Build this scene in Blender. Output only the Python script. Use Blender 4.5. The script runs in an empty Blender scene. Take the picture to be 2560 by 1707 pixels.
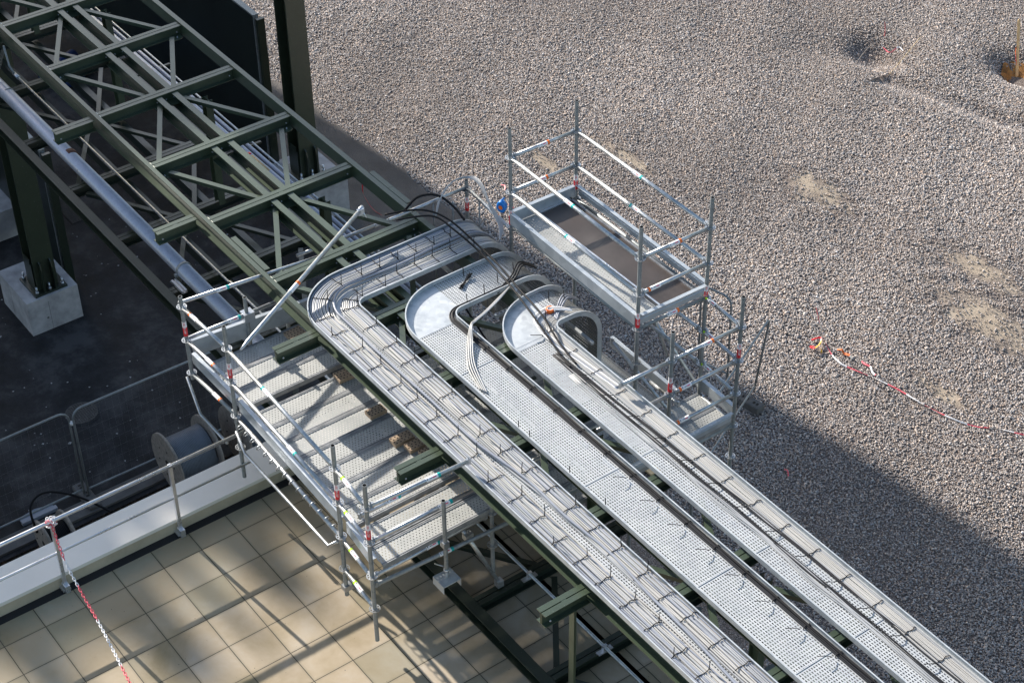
import bpy, math, random
from mathutils import Vector, Matrix
R=random.Random(7)
SC=bpy.context.scene; COL=SC.collection
V=Vector
# ---------------------------------------------------------------- materials
def mat(name):
    m=bpy.data.materials.new(name); m.use_nodes=True
    nt=m.node_tree; b=nt.nodes['Principled BSDF']
    return m,nt,b
def nd(nt,t,**k):
    n=nt.nodes.new(t)
    for a,v in k.items():
        if a.startswith('i_'):
            key=a[2:]; key=int(key) if key.isdigit() else key.replace('_',' ')
            n.inputs[key].default_value=v
        else: setattr(n,a,v)
    return n
def lk(nt,a,b): nt.links.new(a,b)
def ramp(nt,fac,stops,interp='LINEAR'):
    r=nd(nt,'ShaderNodeValToRGB'); cr=r.color_ramp; cr.interpolation=interp
    while len(cr.elements)<len(stops): cr.elements.new(.5)
    for e,(p,c) in zip(cr.elements,stops):
        e.position=p; e.color=(*c,1) if len(c)==3 else c
    lk(nt,fac,r.inputs['Fac']); return r.outputs['Color']
def objco(nt): return nd(nt,'ShaderNodeTexCoord').outputs['Object']
def geoco(nt): return nd(nt,'ShaderNodeNewGeometry').outputs['Position']
def noise(nt,co,sc,det=4,rough=.55,dist=0):
    n=nd(nt,'ShaderNodeTexNoise'); n.inputs['Scale'].default_value=sc; n.inputs['Detail'].default_value=det
    n.inputs['Roughness'].default_value=rough; n.inputs['Distortion'].default_value=dist
    lk(nt,co,n.inputs['Vector']); return n.outputs['Fac']
def mixc(nt,fac,a,b,mode='MIX'):
    m=nd(nt,'ShaderNodeMix',data_type='RGBA',blend_type=mode)
    for s,v in ((m.inputs[0],fac),(m.inputs[6],a),(m.inputs[7],b)):
        if hasattr(v,'links'): lk(nt,v,s)
        else: s.default_value=v if not isinstance(v,tuple) else ((*v,1) if len(v)==3 else v)
    return m.outputs[2]
def math_(nt,op,a,b=None,c=None):
    m=nd(nt,'ShaderNodeMath',operation=op)
    for i,v in enumerate((a,b,c)):
        if v is None: continue
        if hasattr(v,'links'): lk(nt,v,m.inputs[i])
        else: m.inputs[i].default_value=v
    return m.outputs[0]
def bump(nt,b,h,dist=.01,strength=1):
    n=nd(nt,'ShaderNodeBump'); n.inputs['Distance'].default_value=dist; n.inputs['Strength'].default_value=strength
    lk(nt,h,n.inputs['Height']); lk(nt,n.outputs[0],b.inputs['Normal']); return n
def simple(name,col,rough=.5,metal=0,var=.12,scale=3,col2=None,bmp=0,bs=30):
    m,nt,b=mat(name); co=geoco(nt)
    f=noise(nt,co,scale,6,.65)
    c2=col2 or tuple(min(1,x*(1+var*2.2)) for x in col); c1=tuple(x*(1-var) for x in col)
    lk(nt,ramp(nt,f,[(.3,c1),(.7,c2)]),b.inputs['Base Color'])
    b.inputs['Roughness'].default_value=rough; b.inputs['Metallic'].default_value=metal
    if bmp: bump(nt,b,noise(nt,co,bs,4),bmp)
    return m
def galv(name,lo,hi,rough=.42,metal=.75,sc=22):
    m,nt,b=mat(name); co=geoco(nt)
    v=nd(nt,'ShaderNodeTexVoronoi'); v.inputs['Scale'].default_value=sc; lk(nt,co,v.inputs['Vector'])
    w=noise(nt,co,5,6,.7); f=mixc(nt,.65,v.outputs['Color'],w)
    lk(nt,ramp(nt,f,[(.25,lo),(.75,hi)]),b.inputs['Base Color'])
    lk(nt,ramp(nt,w,[(.3,(rough-.1,)*3),(.75,(rough+.15,)*3)]),b.inputs['Roughness'])
    b.inputs['Metallic'].default_value=metal
    return m,nt,b
M={}
M['tube']=galv('galvanised_tube',(.34,.36,.38),(.62,.64,.66),.36,.8,30)[0]
M['tube_dull']=galv('weathered_tube',(.20,.22,.23),(.34,.36,.37),.55,.5,30)[0]
M['alu']=galv('aluminium',(.55,.57,.60),(.74,.75,.78),.32,.85,8)[0]
M['toe']=galv('toe_board_steel',(.36,.40,.44),(.50,.54,.58),.40,.45,9)[0]
def holes(m,nt,b,ucell,vcell,uh,vh,stag=False,rnd=False):
    uv=nd(nt,'ShaderNodeTexCoord').outputs['UV']; sp=nd(nt,'ShaderNodeSeparateXYZ'); lk(nt,uv,sp.inputs[0])
    u=math_(nt,'DIVIDE',sp.outputs[0],ucell); v=math_(nt,'DIVIDE',sp.outputs[1],vcell)
    if stag:
        row=math_(nt,'FLOOR',v); u=math_(nt,'ADD',u,math_(nt,'MULTIPLY',math_(nt,'MODULO',row,2.0),.5))
    fu=math_(nt,'ABSOLUTE',math_(nt,'SUBTRACT',math_(nt,'FRACT',u),.5)); fv=math_(nt,'ABSOLUTE',math_(nt,'SUBTRACT',math_(nt,'FRACT',v),.5))
    if rnd:
        a=math_(nt,'MULTIPLY',fu,ucell); c=math_(nt,'MULTIPLY',fv,vcell)
        d=math_(nt,'SQRT',math_(nt,'ADD',math_(nt,'MULTIPLY',a,a),math_(nt,'MULTIPLY',c,c)))
        k=math_(nt,'LESS_THAN',d,uh)
    else:
        k=math_(nt,'MULTIPLY',math_(nt,'LESS_THAN',fu,uh/ucell/2),math_(nt,'LESS_THAN',fv,vh/vcell/2))
    tr=nd(nt,'ShaderNodeBsdfTransparent'); mx=nd(nt,'ShaderNodeMixShader')
    lk(nt,k,mx.inputs[0]); lk(nt,b.outputs[0],mx.inputs[1]); lk(nt,tr.outputs[0],mx.inputs[2])
    lk(nt,mx.outputs[0],nt.nodes['Material Output'].inputs['Surface'])
q=galv('tray_zinc',(.42,.44,.46),(.56,.58,.59),.55,.2,26); holes(*q,.040,.030,.026,.0125); M['tray']=q[0]
M['zinc']=galv('plain_zinc',(.40,.43,.46),(.58,.61,.63),.45,.3,16)[0]
q=galv('tray_zinc_shaded',(.18,.19,.20),(.28,.29,.30),.5,.5,20); holes(*q,.05,.03,.016,.014); M['tray_shade']=q[0]  # tray zinc darkened: shade on the back of the drop is in the colour
# steel scaffold planks: dirty, round holes
m,nt,b=mat('plank_steel'); co=geoco(nt)
w=noise(nt,co,2.2,7,.7); st=noise(nt,co,5.5,5,.7,.6)
c=ramp(nt,w,[(.3,(.33,.34,.33)),(.7,(.48,.48,.46))]); c=mixc(nt,ramp(nt,st,[(.70,(0,0,0)),(.78,(.8,.8,.8))]),c,(.30,.23,.16)); c=mixc(nt,ramp(nt,noise(nt,co,60,2,.5),[(.72,(0,0,0)),(.76,(.7,.7,.7))]),c,(.20,.18,.15))
lk(nt,c,b.inputs['Base Color']); b.inputs['Roughness'].default_value=.55; b.inputs['Metallic'].default_value=.25
holes(m,nt,b,.04,.036,.0068,0,True,True); M['plank']=m
M['plank_edge']=galv('plank_edge',(.20,.21,.22),(.40,.41,.42),.5,.4,14)[0]
def paint(name,col,rough=.42):
    m,nt,b=mat(name); co=geoco(nt); f=noise(nt,co,3,6,.7); g=noise(nt,co,40,3,.6)
    c=ramp(nt,f,[(.3,tuple(x*.86 for x in col)),(.7,tuple(x*1.16 for x in col))])
    c=mixc(nt,ramp(nt,g,[(.66,(0,0,0)),(.74,(.35,.35,.35))]),c,(.33,.36,.33))
    lk(nt,c,b.inputs['Base Color']); b.inputs['Roughness'].default_value=rough
    b.inputs['Coat Weight'].default_value=.5; b.inputs['Coat Roughness'].default_value=.28; bump(nt,b,g,.0006); return m
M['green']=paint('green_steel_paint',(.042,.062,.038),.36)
M['shade_green']=paint('shaded_green_paint',(.014,.022,.013))  # green darkened to carry the lower level's shade in its colour
M['mgreen']=paint('column_green_paint',(.034,.044,.026))
M['gbolt']=simple('painted_bolt',(.10,.12,.10),.4,.3)
M['bolt']=simple('bolt_zinc',(.45,.48,.52),.35,.8)
M['weld']=simple('weld_primer',(.75,.74,.62),.5)
M['cable']=simple('grey_cable',(.34,.35,.365),.42,0,.08,1.2)
M['cable_l']=simple('light_cable',(.43,.42,.40),.45,0,.06,1.2)
M['cable_d']=simple('mid_grey_cable',(.24,.26,.31),.42,0,.08,1.2)
M['black']=simple('black_sheath',(.008,.008,.010),.6)
M['dark_cable']=simple('dark_grey_sheath',(.020,.021,.025),.55)
for k_ in ('black','dark_cable'): M[k_].node_tree.nodes['Principled BSDF'].inputs['Specular IOR Level'].default_value=.22
M['red']=simple('red_plastic',(.62,.02,.03),.45)
M['pink']=simple('faded_red_plastic',(.68,.09,.13),.5)
M['orange']=simple('orange_band',(.85,.16,.02),.45)
M['teal']=simple('teal_band',(.0,.38,.36),.45)
M['lime']=simple('lime_band',(.42,.75,.02),.45)
M['amber']=simple('amber_band',(.85,.42,.02),.45)
M['white']=simple('white_plastic',(.80,.80,.82),.45,0,.04)
M['dblue']=simple('dull_blue_sheet',(.006,.03,.12),.6)
M['drumcable']=simple('blue_grey_drum_cable',(.13,.15,.18),.45,0,.15,3)
M['blue']=simple('blue_housing',(.01,.17,.55),.35)
M['concrete']=simple('footing_concrete',(.34,.33,.335),.85,0,.22,3,None,.002,60)
M['curb']=simple('curb_concrete',(.10,.095,.092),.9,0,.2,5,None,.003,40)
M['brick']=simple('fired_clay',(.30,.22,.15),.9,0,.18,20,None,.001,80)
M['holedark']=simple('hollow_core',(.02,.015,.012),.95)
M['wood']=simple('drum_wood',(.22,.19,.165),.8,0,.25,14,None,.002,60)
M['pine']=simple('pine_board',(.55,.40,.22),.7,0,.15,10)
M['coping']=simple('coated_coping',(.68,.65,.60),.5,0,.03,1.5)
M['coping_d']=simple('coping_edge',(.40,.35,.26),.6)
M['wall']=simple('terrace_wall',(.30,.29,.27),.8)
M['membrane']=simple('roof_membrane',(.016,.016,.017),.8)
M['panel']=simple('black_panel',(.012,.017,.016),.32,0,.2,.6)
M['ply']=simple('film_faced_plywood',(.050,.040,.036),.38,0,.25,1.6)
M['duct']=galv('duct_zinc',(.36,.38,.46),(.50,.52,.60),.36,.5,60)[0]
M['rust']=simple('rust_band',(.10,.038,.025),.7)
M['facade']=simple('neighbour_facade',(.42,.41,.39),.8)
M['glass']=simple('window_glass',(.03,.04,.05),.1)
M['iron']=simple('cast_iron',(.060,.054,.050),.75,0,.25,12)
M['yellow']=simple('yellow_plastic',(.75,.55,.03),.5)
# asphalt
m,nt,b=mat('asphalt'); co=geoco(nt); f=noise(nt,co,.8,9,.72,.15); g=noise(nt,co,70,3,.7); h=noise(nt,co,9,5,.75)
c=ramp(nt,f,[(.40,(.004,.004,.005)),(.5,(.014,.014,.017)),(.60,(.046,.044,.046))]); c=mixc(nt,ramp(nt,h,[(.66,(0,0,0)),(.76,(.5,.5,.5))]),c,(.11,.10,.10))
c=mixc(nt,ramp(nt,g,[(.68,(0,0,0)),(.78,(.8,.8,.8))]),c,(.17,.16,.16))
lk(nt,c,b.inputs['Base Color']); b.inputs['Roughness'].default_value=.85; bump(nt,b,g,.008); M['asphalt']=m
# gravel
m,nt,b=mat('gravel'); co=geoco(nt)
wn=nd(nt,'ShaderNodeTexNoise'); wn.inputs['Scale'].default_value=30; lk(nt,co,wn.inputs['Vector'])
va=nd(nt,'ShaderNodeVectorMath',operation='MULTIPLY_ADD'); lk(nt,wn.outputs['Color'],va.inputs[0]); va.inputs[1].default_value=(.016,)*3; lk(nt,co,va.inputs[2])
vo=nd(nt,'ShaderNodeTexVoronoi'); vo.inputs['Scale'].default_value=46; vo.inputs['Randomness'].default_value=1; lk(nt,va.outputs[0],vo.inputs['Vector'])
sx=nd(nt,'ShaderNodeSeparateColor'); lk(nt,vo.outputs['Color'],sx.inputs[0])
stone=ramp(nt,sx.outputs[0],[(0,(.19,.168,.157)),(.3,(.27,.238,.22)),(.6,(.33,.29,.264)),(.85,(.41,.365,.33)),(1,(.50,.46,.42))])
big=noise(nt,co,.22,5,.6,.3)
sand=noise(nt,co,.16,6,.66,.5); sand2=noise(nt,co,2.5,5,.7)
def blob(x,y,rx,ry):
    mp=nd(nt,'ShaderNodeMapping',vector_type='TEXTURE'); mp.inputs['Location'].default_value=(x,y,0); mp.inputs['Scale'].default_value=(rx,ry,1); lk(nt,co,mp.inputs[0])
    g=nd(nt,'ShaderNodeTexGradient',gradient_type='SPHERICAL'); lk(nt,mp.outputs[0],g.inputs[0]); return g.outputs['Fac']
acc=None
for a in ((-22.5,24.3,1.7,.85),(-17.2,23.8,2.6,1.0),(-18.6,24.9,2.0,.7),(-25.9,21.9,1.7,.4),(-24.0,33.0,.9,.7),(-16.4,21.6,1.2,.4),(-25.5,29.0,.6,.4),(-26.9,20.4,1.5,.4),(-28.5,19.0,1.0,.3)):
    g=blob(*a); acc=g if acc is None else math_(nt,'MAXIMUM',acc,g)
sf=math_(nt,'ADD',math_(nt,'MULTIPLY',acc,1.1),math_(nt,'MULTIPLY',math_(nt,'SUBTRACT',sand2,.55),1.9))
sf=ramp(nt,sf,[(.30,(0,0,0)),(.85,(1,1,1))]); sfac=math_(nt,'MULTIPLY',sf,1.0)
big2=ramp(nt,big,[(.3,(.84,.84,.88)),(.7,(1.06,1.05,1.02))])
stone=mixc(nt,1.0,stone,big2,'MULTIPLY'); stone=mixc(nt,1.0,stone,(.78,.73,.70),'MULTIPLY')
crev_shade=ramp(nt,vo.outputs['Distance'],[(.34,(1,1,1)),(.66,(.55,.53,.53))])  # small shadows between stones painted as darker crevices
stone=mixc(nt,1.0,stone,crev_shade,'MULTIPLY')
lk(nt,mixc(nt,sfac,stone,ramp(nt,sand2,[(.3,(.26,.21,.155)),(.7,(.36,.30,.235))])),b.inputs['Base Color'])
b.inputs['Roughness'].default_value=.9
hh=math_(nt,'SUBTRACT',1.0,math_(nt,'POWER',vo.outputs['Distance'],1.6)); 
hh=math_(nt,'ADD',math_(nt,'MULTIPLY',hh,math_(nt,'SUBTRACT',1.0,math_(nt,'MULTIPLY',sfac,.85))),math_(nt,'MULTIPLY',sx.outputs[1],.3))
bump(nt,b,hh,.024,.7); M['gravel']=m
m,nt,b=mat('pebble'); at=nd(nt,'ShaderNodeAttribute',attribute_name='tone'); ah=nd(nt,'ShaderNodeAttribute',attribute_name='hue')
c=ramp(nt,at.outputs['Fac'],[(.03,(.20,.186,.180)),(.32,(.34,.314,.298)),(.65,(.46,.425,.400)),(.95,(.67,.625,.59))])
c=mixc(nt,1.0,c,ramp(nt,ah.outputs['Fac'],[(0,(.92,.96,1.04)),(.4,(1,.98,.97)),(.75,(1.04,.97,.93)),(.92,(1.12,.95,.82)),(1,(1.0,.90,.86))]),'MULTIPLY')
lk(nt,c,b.inputs['Base Color']); b.inputs['Roughness'].default_value=.85; M['pebble']=m
M['clay']=simple('brown_clay',(.24,.11,.03),.95,0,.45,5,None,.03,9)
m,nt,b=mat('grit'); co=geoco(nt); f=noise(nt,co,1.1,6,.65,.3); g_=noise(nt,co,55,4,.8)
c=ramp(nt,f,[(.3,(.075,.066,.062)),(.7,(.14,.125,.118))]); c=mixc(nt,ramp(nt,g_,[(.58,(0,0,0)),(.72,(.8,.8,.8))]),c,(.30,.27,.25))
lk(nt,c,b.inputs['Base Color']); b.inputs['Roughness'].default_value=.9; bump(nt,b,g_,.015); M['grit']=m
# soil below the bridge
M['soil']=simple('damp_soil',(.075,.055,.042),.95,0,.4,6,None,.02,14)
# terrace tiles
m,nt,b=mat('paving_tiles'); co=geoco(nt); sp=nd(nt,'ShaderNodeSeparateXYZ'); lk(nt,co,sp.inputs[0])
u=math_(nt,'DIVIDE',math_(nt,'ADD',sp.outputs[0],14.75),.5); v=math_(nt,'DIVIDE',math_(nt,'ADD',sp.outputs[1],-.14),.5)
fu=math_(nt,'ABSOLUTE',math_(nt,'SUBTRACT',math_(nt,'FRACT',u),.5)); fv=math_(nt,'ABSOLUTE',math_(nt,'SUBTRACT',math_(nt,'FRACT',v),.5))
jt=math_(nt,'GREATER_THAN',math_(nt,'MAXIMUM',fu,fv),.4912)
cell=nd(nt,'ShaderNodeCombineXYZ'); lk(nt,math_(nt,'FLOOR',u),cell.inputs[0]); lk(nt,math_(nt,'FLOOR',v),cell.inputs[1])
wn=nd(nt,'ShaderNodeTexWhiteNoise'); lk(nt,cell.outputs[0],wn.inputs['Vector'])
a=noise(nt,co,1.3,6,.62,.3); e=noise(nt,co,14,5,.7)
c=ramp(nt,a,[(.3,(.26,.205,.12)),(.5,(.35,.285,.20)),(.72,(.41,.36,.295))])
c=mixc(nt,1.0,c,ramp(nt,wn.outputs['Value'],[(0,(.78,.80,.74)),(.5,(1.0,.98,.95)),(1,(1.14,1.13,1.12))]),'MULTIPLY')
edge=ramp(nt,math_(nt,'MAXIMUM',fu,fv),[(.43,(0,0,0)),(.5,(.35,.35,.35))]); c=mixc(nt,edge,c,(.13,.115,.07))
gx=ramp(nt,math_(nt,'MULTIPLY',math_(nt,'ADD',sp.outputs[0],15.3),.5),[(0,(.9,.9,.9)),(1,(0,0,0))]); c=mixc(nt,math_(nt,'MULTIPLY',gx,ramp(nt,a,[(.35,(0,0,0)),(.6,(.6,.6,.6))])),c,(.13,.135,.06))
c=mixc(nt,ramp(nt,e,[(.70,(0,0,0)),(.8,(.6,.6,.6))]),c,(.45,.43,.38))
e2=noise(nt,co,30,2,.5); c=mixc(nt,ramp(nt,e2,[(.76,(0,0,0)),(.78,(.8,.8,.8))]),c,(.03,.025,.02))
c=mixc(nt,jt,c,(.035,.028,.015)); lk(nt,c,b.inputs['Base Color']); b.inputs['Roughness'].default_value=.72
hj=math_(nt,'MULTIPLY',math_(nt,'SUBTRACT',1.0,jt),1.0); bump(nt,b,math_(nt,'ADD',hj,math_(nt,'MULTIPLY',e,.15)),.004); M['tiles']=m

# ---------------------------------------------------------------- mesh builder
class G:
    def __init__(s): s.v=[];s.f=[];s.m=[];s.uv=[];s.sm=[];s.has=False
    def face(s,idx,mi=0,uv=None,sm=False):
        s.f.append(tuple(idx)); s.m.append(mi); s.uv.append(uv); s.sm.append(sm)
        if uv: s.has=True
    def box(s,a,b,mi=0,rot=None,o=None):
        x0,y0,z0=a;x1,y1,z1=b;n=len(s.v)
        P=[V(p) for p in ((x0,y0,z0),(x1,y0,z0),(x1,y1,z0),(x0,y1,z0),(x0,y0,z1),(x1,y0,z1),(x1,y1,z1),(x0,y1,z1))]
        if rot is not None: P=[rot@(p-o)+o for p in P]
        s.v+=P
        for f in ((0,3,2,1),(4,5,6,7),(0,1,5,4),(1,2,6,5),(2,3,7,6),(3,0,4,7)): s.face([n+i for i in f],mi)
        return s
    def frame(s,d,up):
        d=d.normalized(); up=V(up)
        if abs(d.dot(up))>.98: up=V((1,0,0)) if abs(d.x)<.9 else V((0,1,0))
        side=d.cross(up).normalized(); u=side.cross(d).normalized(); return side,u
    def sweep(s,prof,p0,p1,up=(0,0,1),mi=0,cap=True):
        p0=V(p0);p1=V(p1); side,u=s.frame(p1-p0,up); n=len(s.v);k=len(prof)
        for p in (p0,p1):
            for a,b in prof: s.v.append(p+side*a+u*b)
        for i in range(k):
            j=(i+1)%k; s.face((n+i,n+j,n+k+j,n+k+i),mi)
        if cap: s.face([n+i for i in range(k)][::-1],mi); s.face([n+k+i for i in range(k)],mi)
        return s
    def tube(s,pts,r,n=10,mi=0,cap=True,closed=False,fr=None):
        pts=[V(p) for p in pts]; base=len(s.v); N=len(pts); pu=None
        for i,p in enumerate(pts):
            a=pts[i-1] if (i>0 or closed) else p; b=pts[(i+1)%N] if (i<N-1 or closed) else p
            d=(b-a)
            if d.length<1e-9: d=V((0,0,1))
            d.normalize()
            if pu is None: side,u=s.frame(d,(0,0,1))
            else:
                u=(pu-d*pu.dot(d)); u=u.normalized() if u.length>1e-6 else s.frame(d,(0,0,1))[1]; side=d.cross(u)
            pu=u; rr=r[i] if isinstance(r,(list,tuple)) else r
            for k in range(n):
                t=2*math.pi*k/n; s.v.append(p+side*(rr*math.cos(t))+u*(rr*math.sin(t)))
        for i in range(N if closed else N-1):
            for k in range(n):
                a=base+i*n+k; b=base+i*n+(k+1)%n; c=base+((i+1)%N)*n+(k+1)%n; d=base+((i+1)%N)*n+k
                s.face((a,b,c,d),mi,None,True)
        if cap and not closed:
            s.face([base+k for k in range(n)][::-1],mi); s.face([base+(N-1)*n+k for k in range(n)],mi)
        return s
    def cyl(s,p0,p1,r,n=12,mi=0): return s.tube([p0,p1],r,n,mi)
    def quadgrid(s,rows,mi=0,uvs=None,sm=True):
        n=len(s.v); k=len(rows[0])
        for r in rows: s.v+=[V(p) for p in r]
        for i in range(len(rows)-1):
            for j in range(k-1):
                ix=(n+i*k+j,n+i*k+j+1,n+(i+1)*k+j+1,n+(i+1)*k+j)
                uv=[uvs[i][j],uvs[i][j+1],uvs[i+1][j+1],uvs[i+1][j]] if uvs else None
                s.face(ix,mi,uv,sm)
        return s
    def build(s,name,mats,parent=None,origin=None):
        if not isinstance(mats,(list,tuple)): mats=[mats]
        o0=V(origin) if origin is not None else V((0,0,0))
        me=bpy.data.meshes.new(name); me.from_pydata([tuple(p-o0) for p in s.v],[],s.f)
        for m in mats: me.materials.append(M[m])
        me.polygons.foreach_set('material_index',s.m); me.polygons.foreach_set('use_smooth',s.sm)
        if s.has:
            uvl=me.uv_layers.new(name='UVMap'); k=0
            for f,uv in zip(s.f,s.uv):
                for i in range(len(f)):
                    if uv: uvl.data[k].uv=uv[i]
                    k+=1
        me.update()
        o=bpy.data.objects.new(name,me); COL.objects.link(o)
        if parent is not None:
            o.parent=parent
            # parents are at their own place: keep world coordinates
            w=V((0,0,0)); p=parent
            while p is not None: w+=p.location; p=p.parent
            o.location=o0-w
        else: o.location=o0
        return o
def tag(o,label,cat,group=None,kind=None):
    if label: o['label']=label
    if cat: o['category']=cat
    if group: o['group']=group
    if kind: o['kind']=kind
    return o
def thing(name,loc,label,cat,group=None):
    o=bpy.data.objects.new(name,None); o.location=loc; o.empty_display_size=.2; COL.objects.link(o); return tag(o,label,cat,group)
def struct(o): o['kind']='structure'; return o
def copy_tree(o,parent=None):
    c=o.copy(); COL.objects.link(c); c.parent=parent
    for ch in list(o.children): copy_tree(ch,c)
    return c
def spline(pts,n=8):
    pts=[V(p) for p in pts]; out=[]
    for i in range(len(pts)-1):
        p0=pts[max(i-1,0)];p1=pts[i];p2=pts[i+1];p3=pts[min(i+2,len(pts)-1)]
        for k in range(n):
            t=k/n; out.append(.5*((2*p1)+(-p0+p2)*t+(2*p0-5*p1+4*p2-p3)*t*t+(-p0+3*p1-3*p2+p3)*t**3))
    out.append(pts[-1]); return out

# ---------------------------------------------------------------- setting
def plane(name,pts,z,m):
    g=G(); g.v=[V((x,y,z)) for x,y in pts]; g.face(range(len(pts))); return struct(g.build(name,m))
# gravel yard with gentle relief, dips and tyre marks as real undulation
def gh(x,y):
    h=.03*math.sin(x*.9+1.3*math.sin(y*.5))*math.cos(y*.8)+.015*math.sin(2.3*x+y*1.7)
    for cx,cy,r,dp in ((-25.9,29.3,.8,-.42),(-23.3,31.5,.75,-.50),(-25.0,30.2,1.2,.10),(-26.8,28.4,1.0,-.10)):
        d=math.hypot(x-cx,(y-cy)*1.3)/r
        if d<2.2: h+=dp*math.exp(-d*d*1.3)
    # shallow rut running to the right from the pit
    d=abs((y-28.6)-.30*(x+25)); 
    if -25<x<-18: h+=-.12*math.exp(-(d/.28)**2)
    for ox in (0,.32):
        if -23.3<x<-21.7 and abs(y-(24.1+ox))<.13: h+=.012*math.sin(x*40)
    for cx,cy,rx,ry in ((-22.5,24.3,1.5,.8),(-17.2,23.8,2.6,1.0),(-18.6,24.9,2.2,.8),(-25.3,22.0,1.7,.5)):
        q=1-math.sqrt(((x-cx)/rx)**2+((y-cy)/ry)**2)
        if q>0: h+=.035*q+.012*math.sin(9*x+4*y)*math.sin(11*y)
    return h
g=G(); xs=[-60+i*.18 for i in range(int(58/.18))]; ys=[14+j*.18 for j in range(int(30/.18))]
rows=[[(x,y,gh(x,y)*(min(1,(y-14)/2))-.012) for x in xs] for y in ys]
g.quadgrid(rows[::-1],0); gr=struct(g.build('gravel_yard','gravel'))
plane('ground',[(-400,-400),(400,-400),(400,400),(-400,400)],-.42,'gravel')
g=G(); B=[]  # ragged asphalt edge
x=-60
while x<-24.6: B.append((x,17.45+.05*math.sin(x*.9)+.05*math.sin(x*2.7)+R.uniform(-.05,.05)+(x+30)*.05)); x+=.12
y=17.4
while y>12: B.append((-24.4+(17.4-y)*.30+R.uniform(-.05,.05)+.06*math.sin(y*2),y)); y-=.12
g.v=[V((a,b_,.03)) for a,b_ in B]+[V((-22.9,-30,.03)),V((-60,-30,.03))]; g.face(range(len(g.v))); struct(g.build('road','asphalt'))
g=G(); GB=[]
x=-46
while x<-25.4: GB.append((x,17.62+.05*math.sin(x*1.9)+.03*math.sin(x*5.7)+R.uniform(-.04,.04)+(x+30)*.05)); x+=.12
g.v=[V((a,b_,.042)) for a,b_ in GB]+[V((-25.2,15.4,.042)),V((-30,15.2,.042)),V((-46,14.9,.042))]; g.face(range(len(g.v))); struct(g.build('path','grit'))
plane('soil',[(-22.1,-10),(2,-10),(2,15.0),(-19,15.6),(-22.1,13)],.012,'soil')
g=G(); 
xs=[-22.3+i*.25 for i in range(100)]; ys=[9.0+j*.25 for j in range(28)]
g.quadgrid([[(x,y,.03+.03*math.sin(3*x+y)*math.cos(2.1*y)) for x in xs] for y in ys][::-1]); 
# gravel right next to the bridge
struct(g.build('gravel_bed','gravel'))
g=G(); g.box((-23.28,-20,0.0),(-22.92,9.4,.075)); struct(g.build('kerb','curb'))

# neighbouring building that keeps the road in shade (stands beyond the left edge of the picture)
nb=thing('neighbour_building',(-61,-10,0),'tall pale building whose shade covers the road beyond the picture edge','building')
g=G(); XW=-60
prof=[(-45,-14,27.0),(-14,-9,28.2),(-9,-6.2,26.9),(-6.2,-5.5,28.3),(-5.5,-4.6,27.0),(-4.6,-4.1,28.0),(-4.1,-3.1,27.1),(-3.1,-2.3,28.1),(-2.3,-1.5,26.95),(-1.5,-1.15,27.9),(-1.15,-.35,27.15),(-.35,.25,27.75),(.25,1.2,26.9),(1.2,1.75,27.6),(1.75,3.0,27.1),(3.0,5.0,26.75),(5.0,6.15,29.2),(6.15,14.1,27.0)]  # unseen roofline, its steps shaped to place sun patches and shade
for a,b_,h in prof: g.box((XW-2,a,0),(XW,b_,h))
g.build('wall','facade',nb)
for a,b_,h in ((-8.2,-7.6,27.9),(-6.9,-6.4,27.6),(2.1,2.5,27.7),(.6,.8,27.8)):  # boxes added on the unseen roof to break up the sunlight
    g=G(); g.box((-61.0,a,26.0),(-60.2,b_,h)); g.build('roof_shade_box','facade',nb)
for fl in range(8):
    for k in range(12):
        y0=-42+k*4.6; g=G(); g.box((XW,y0,1.2+fl*3.1),(XW+.05,y0+1.6,2.9+fl*3.1)); g.build('window','glass',nb)

# ---------------------------------------------------------------- terrace
te=thing('terrace_building',(-12,0,0),'low building with roof terrace of square beige paving tiles','building')
g=G(); g.box((-15.6,-6,.0),(2,9.55,6.70)); g.build('wall','wall',te)
g=G(); g.box((-15.08,-6,6.70),(2,9.5,6.75)); g.build('paving','tiles',te)
g=G(); g.box((-15.21,-6,6.702),(-15.082,9.5,6.735)); g.build('drain_strip','membrane',te)
g=G(); g.box((-15.66,-6,6.703),(-15.212,9.53,6.90),1); g.box((-15.73,-6,6.902),(-15.19,9.56,6.95),0); g.build('coping',['coping','coping_d'],te)
# railing along the parapet
ra=thing('guardrail',(-15.13,4.6,6.75),'aluminium two bar railing standing along the white parapet coping','railing')
g=G(); g.tube([(-15.12,1.0,7.85),(-15.12,7.05,7.85)],.024,14); g.build('top_rail','alu',ra)
g=G(); g.tube([(-15.13,1.0,7.35),(-15.13,7.08,7.35)],.017,12); g.build('mid_rail','alu',ra)
for y in (3.07,4.58,6.07):
    g=G(); g.box((-15.145,y-.02,6.80),(-15.10,y+.02,7.87)); g.build('post','alu',ra)
    g=G(); g.box((-15.16,y-.03,6.752),(-15.06,y+.03,6.86)); g.box((-15.22,y-.05,6.752),(-15.10,y+.05,6.77)); g.build('foot','alu',ra)
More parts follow.
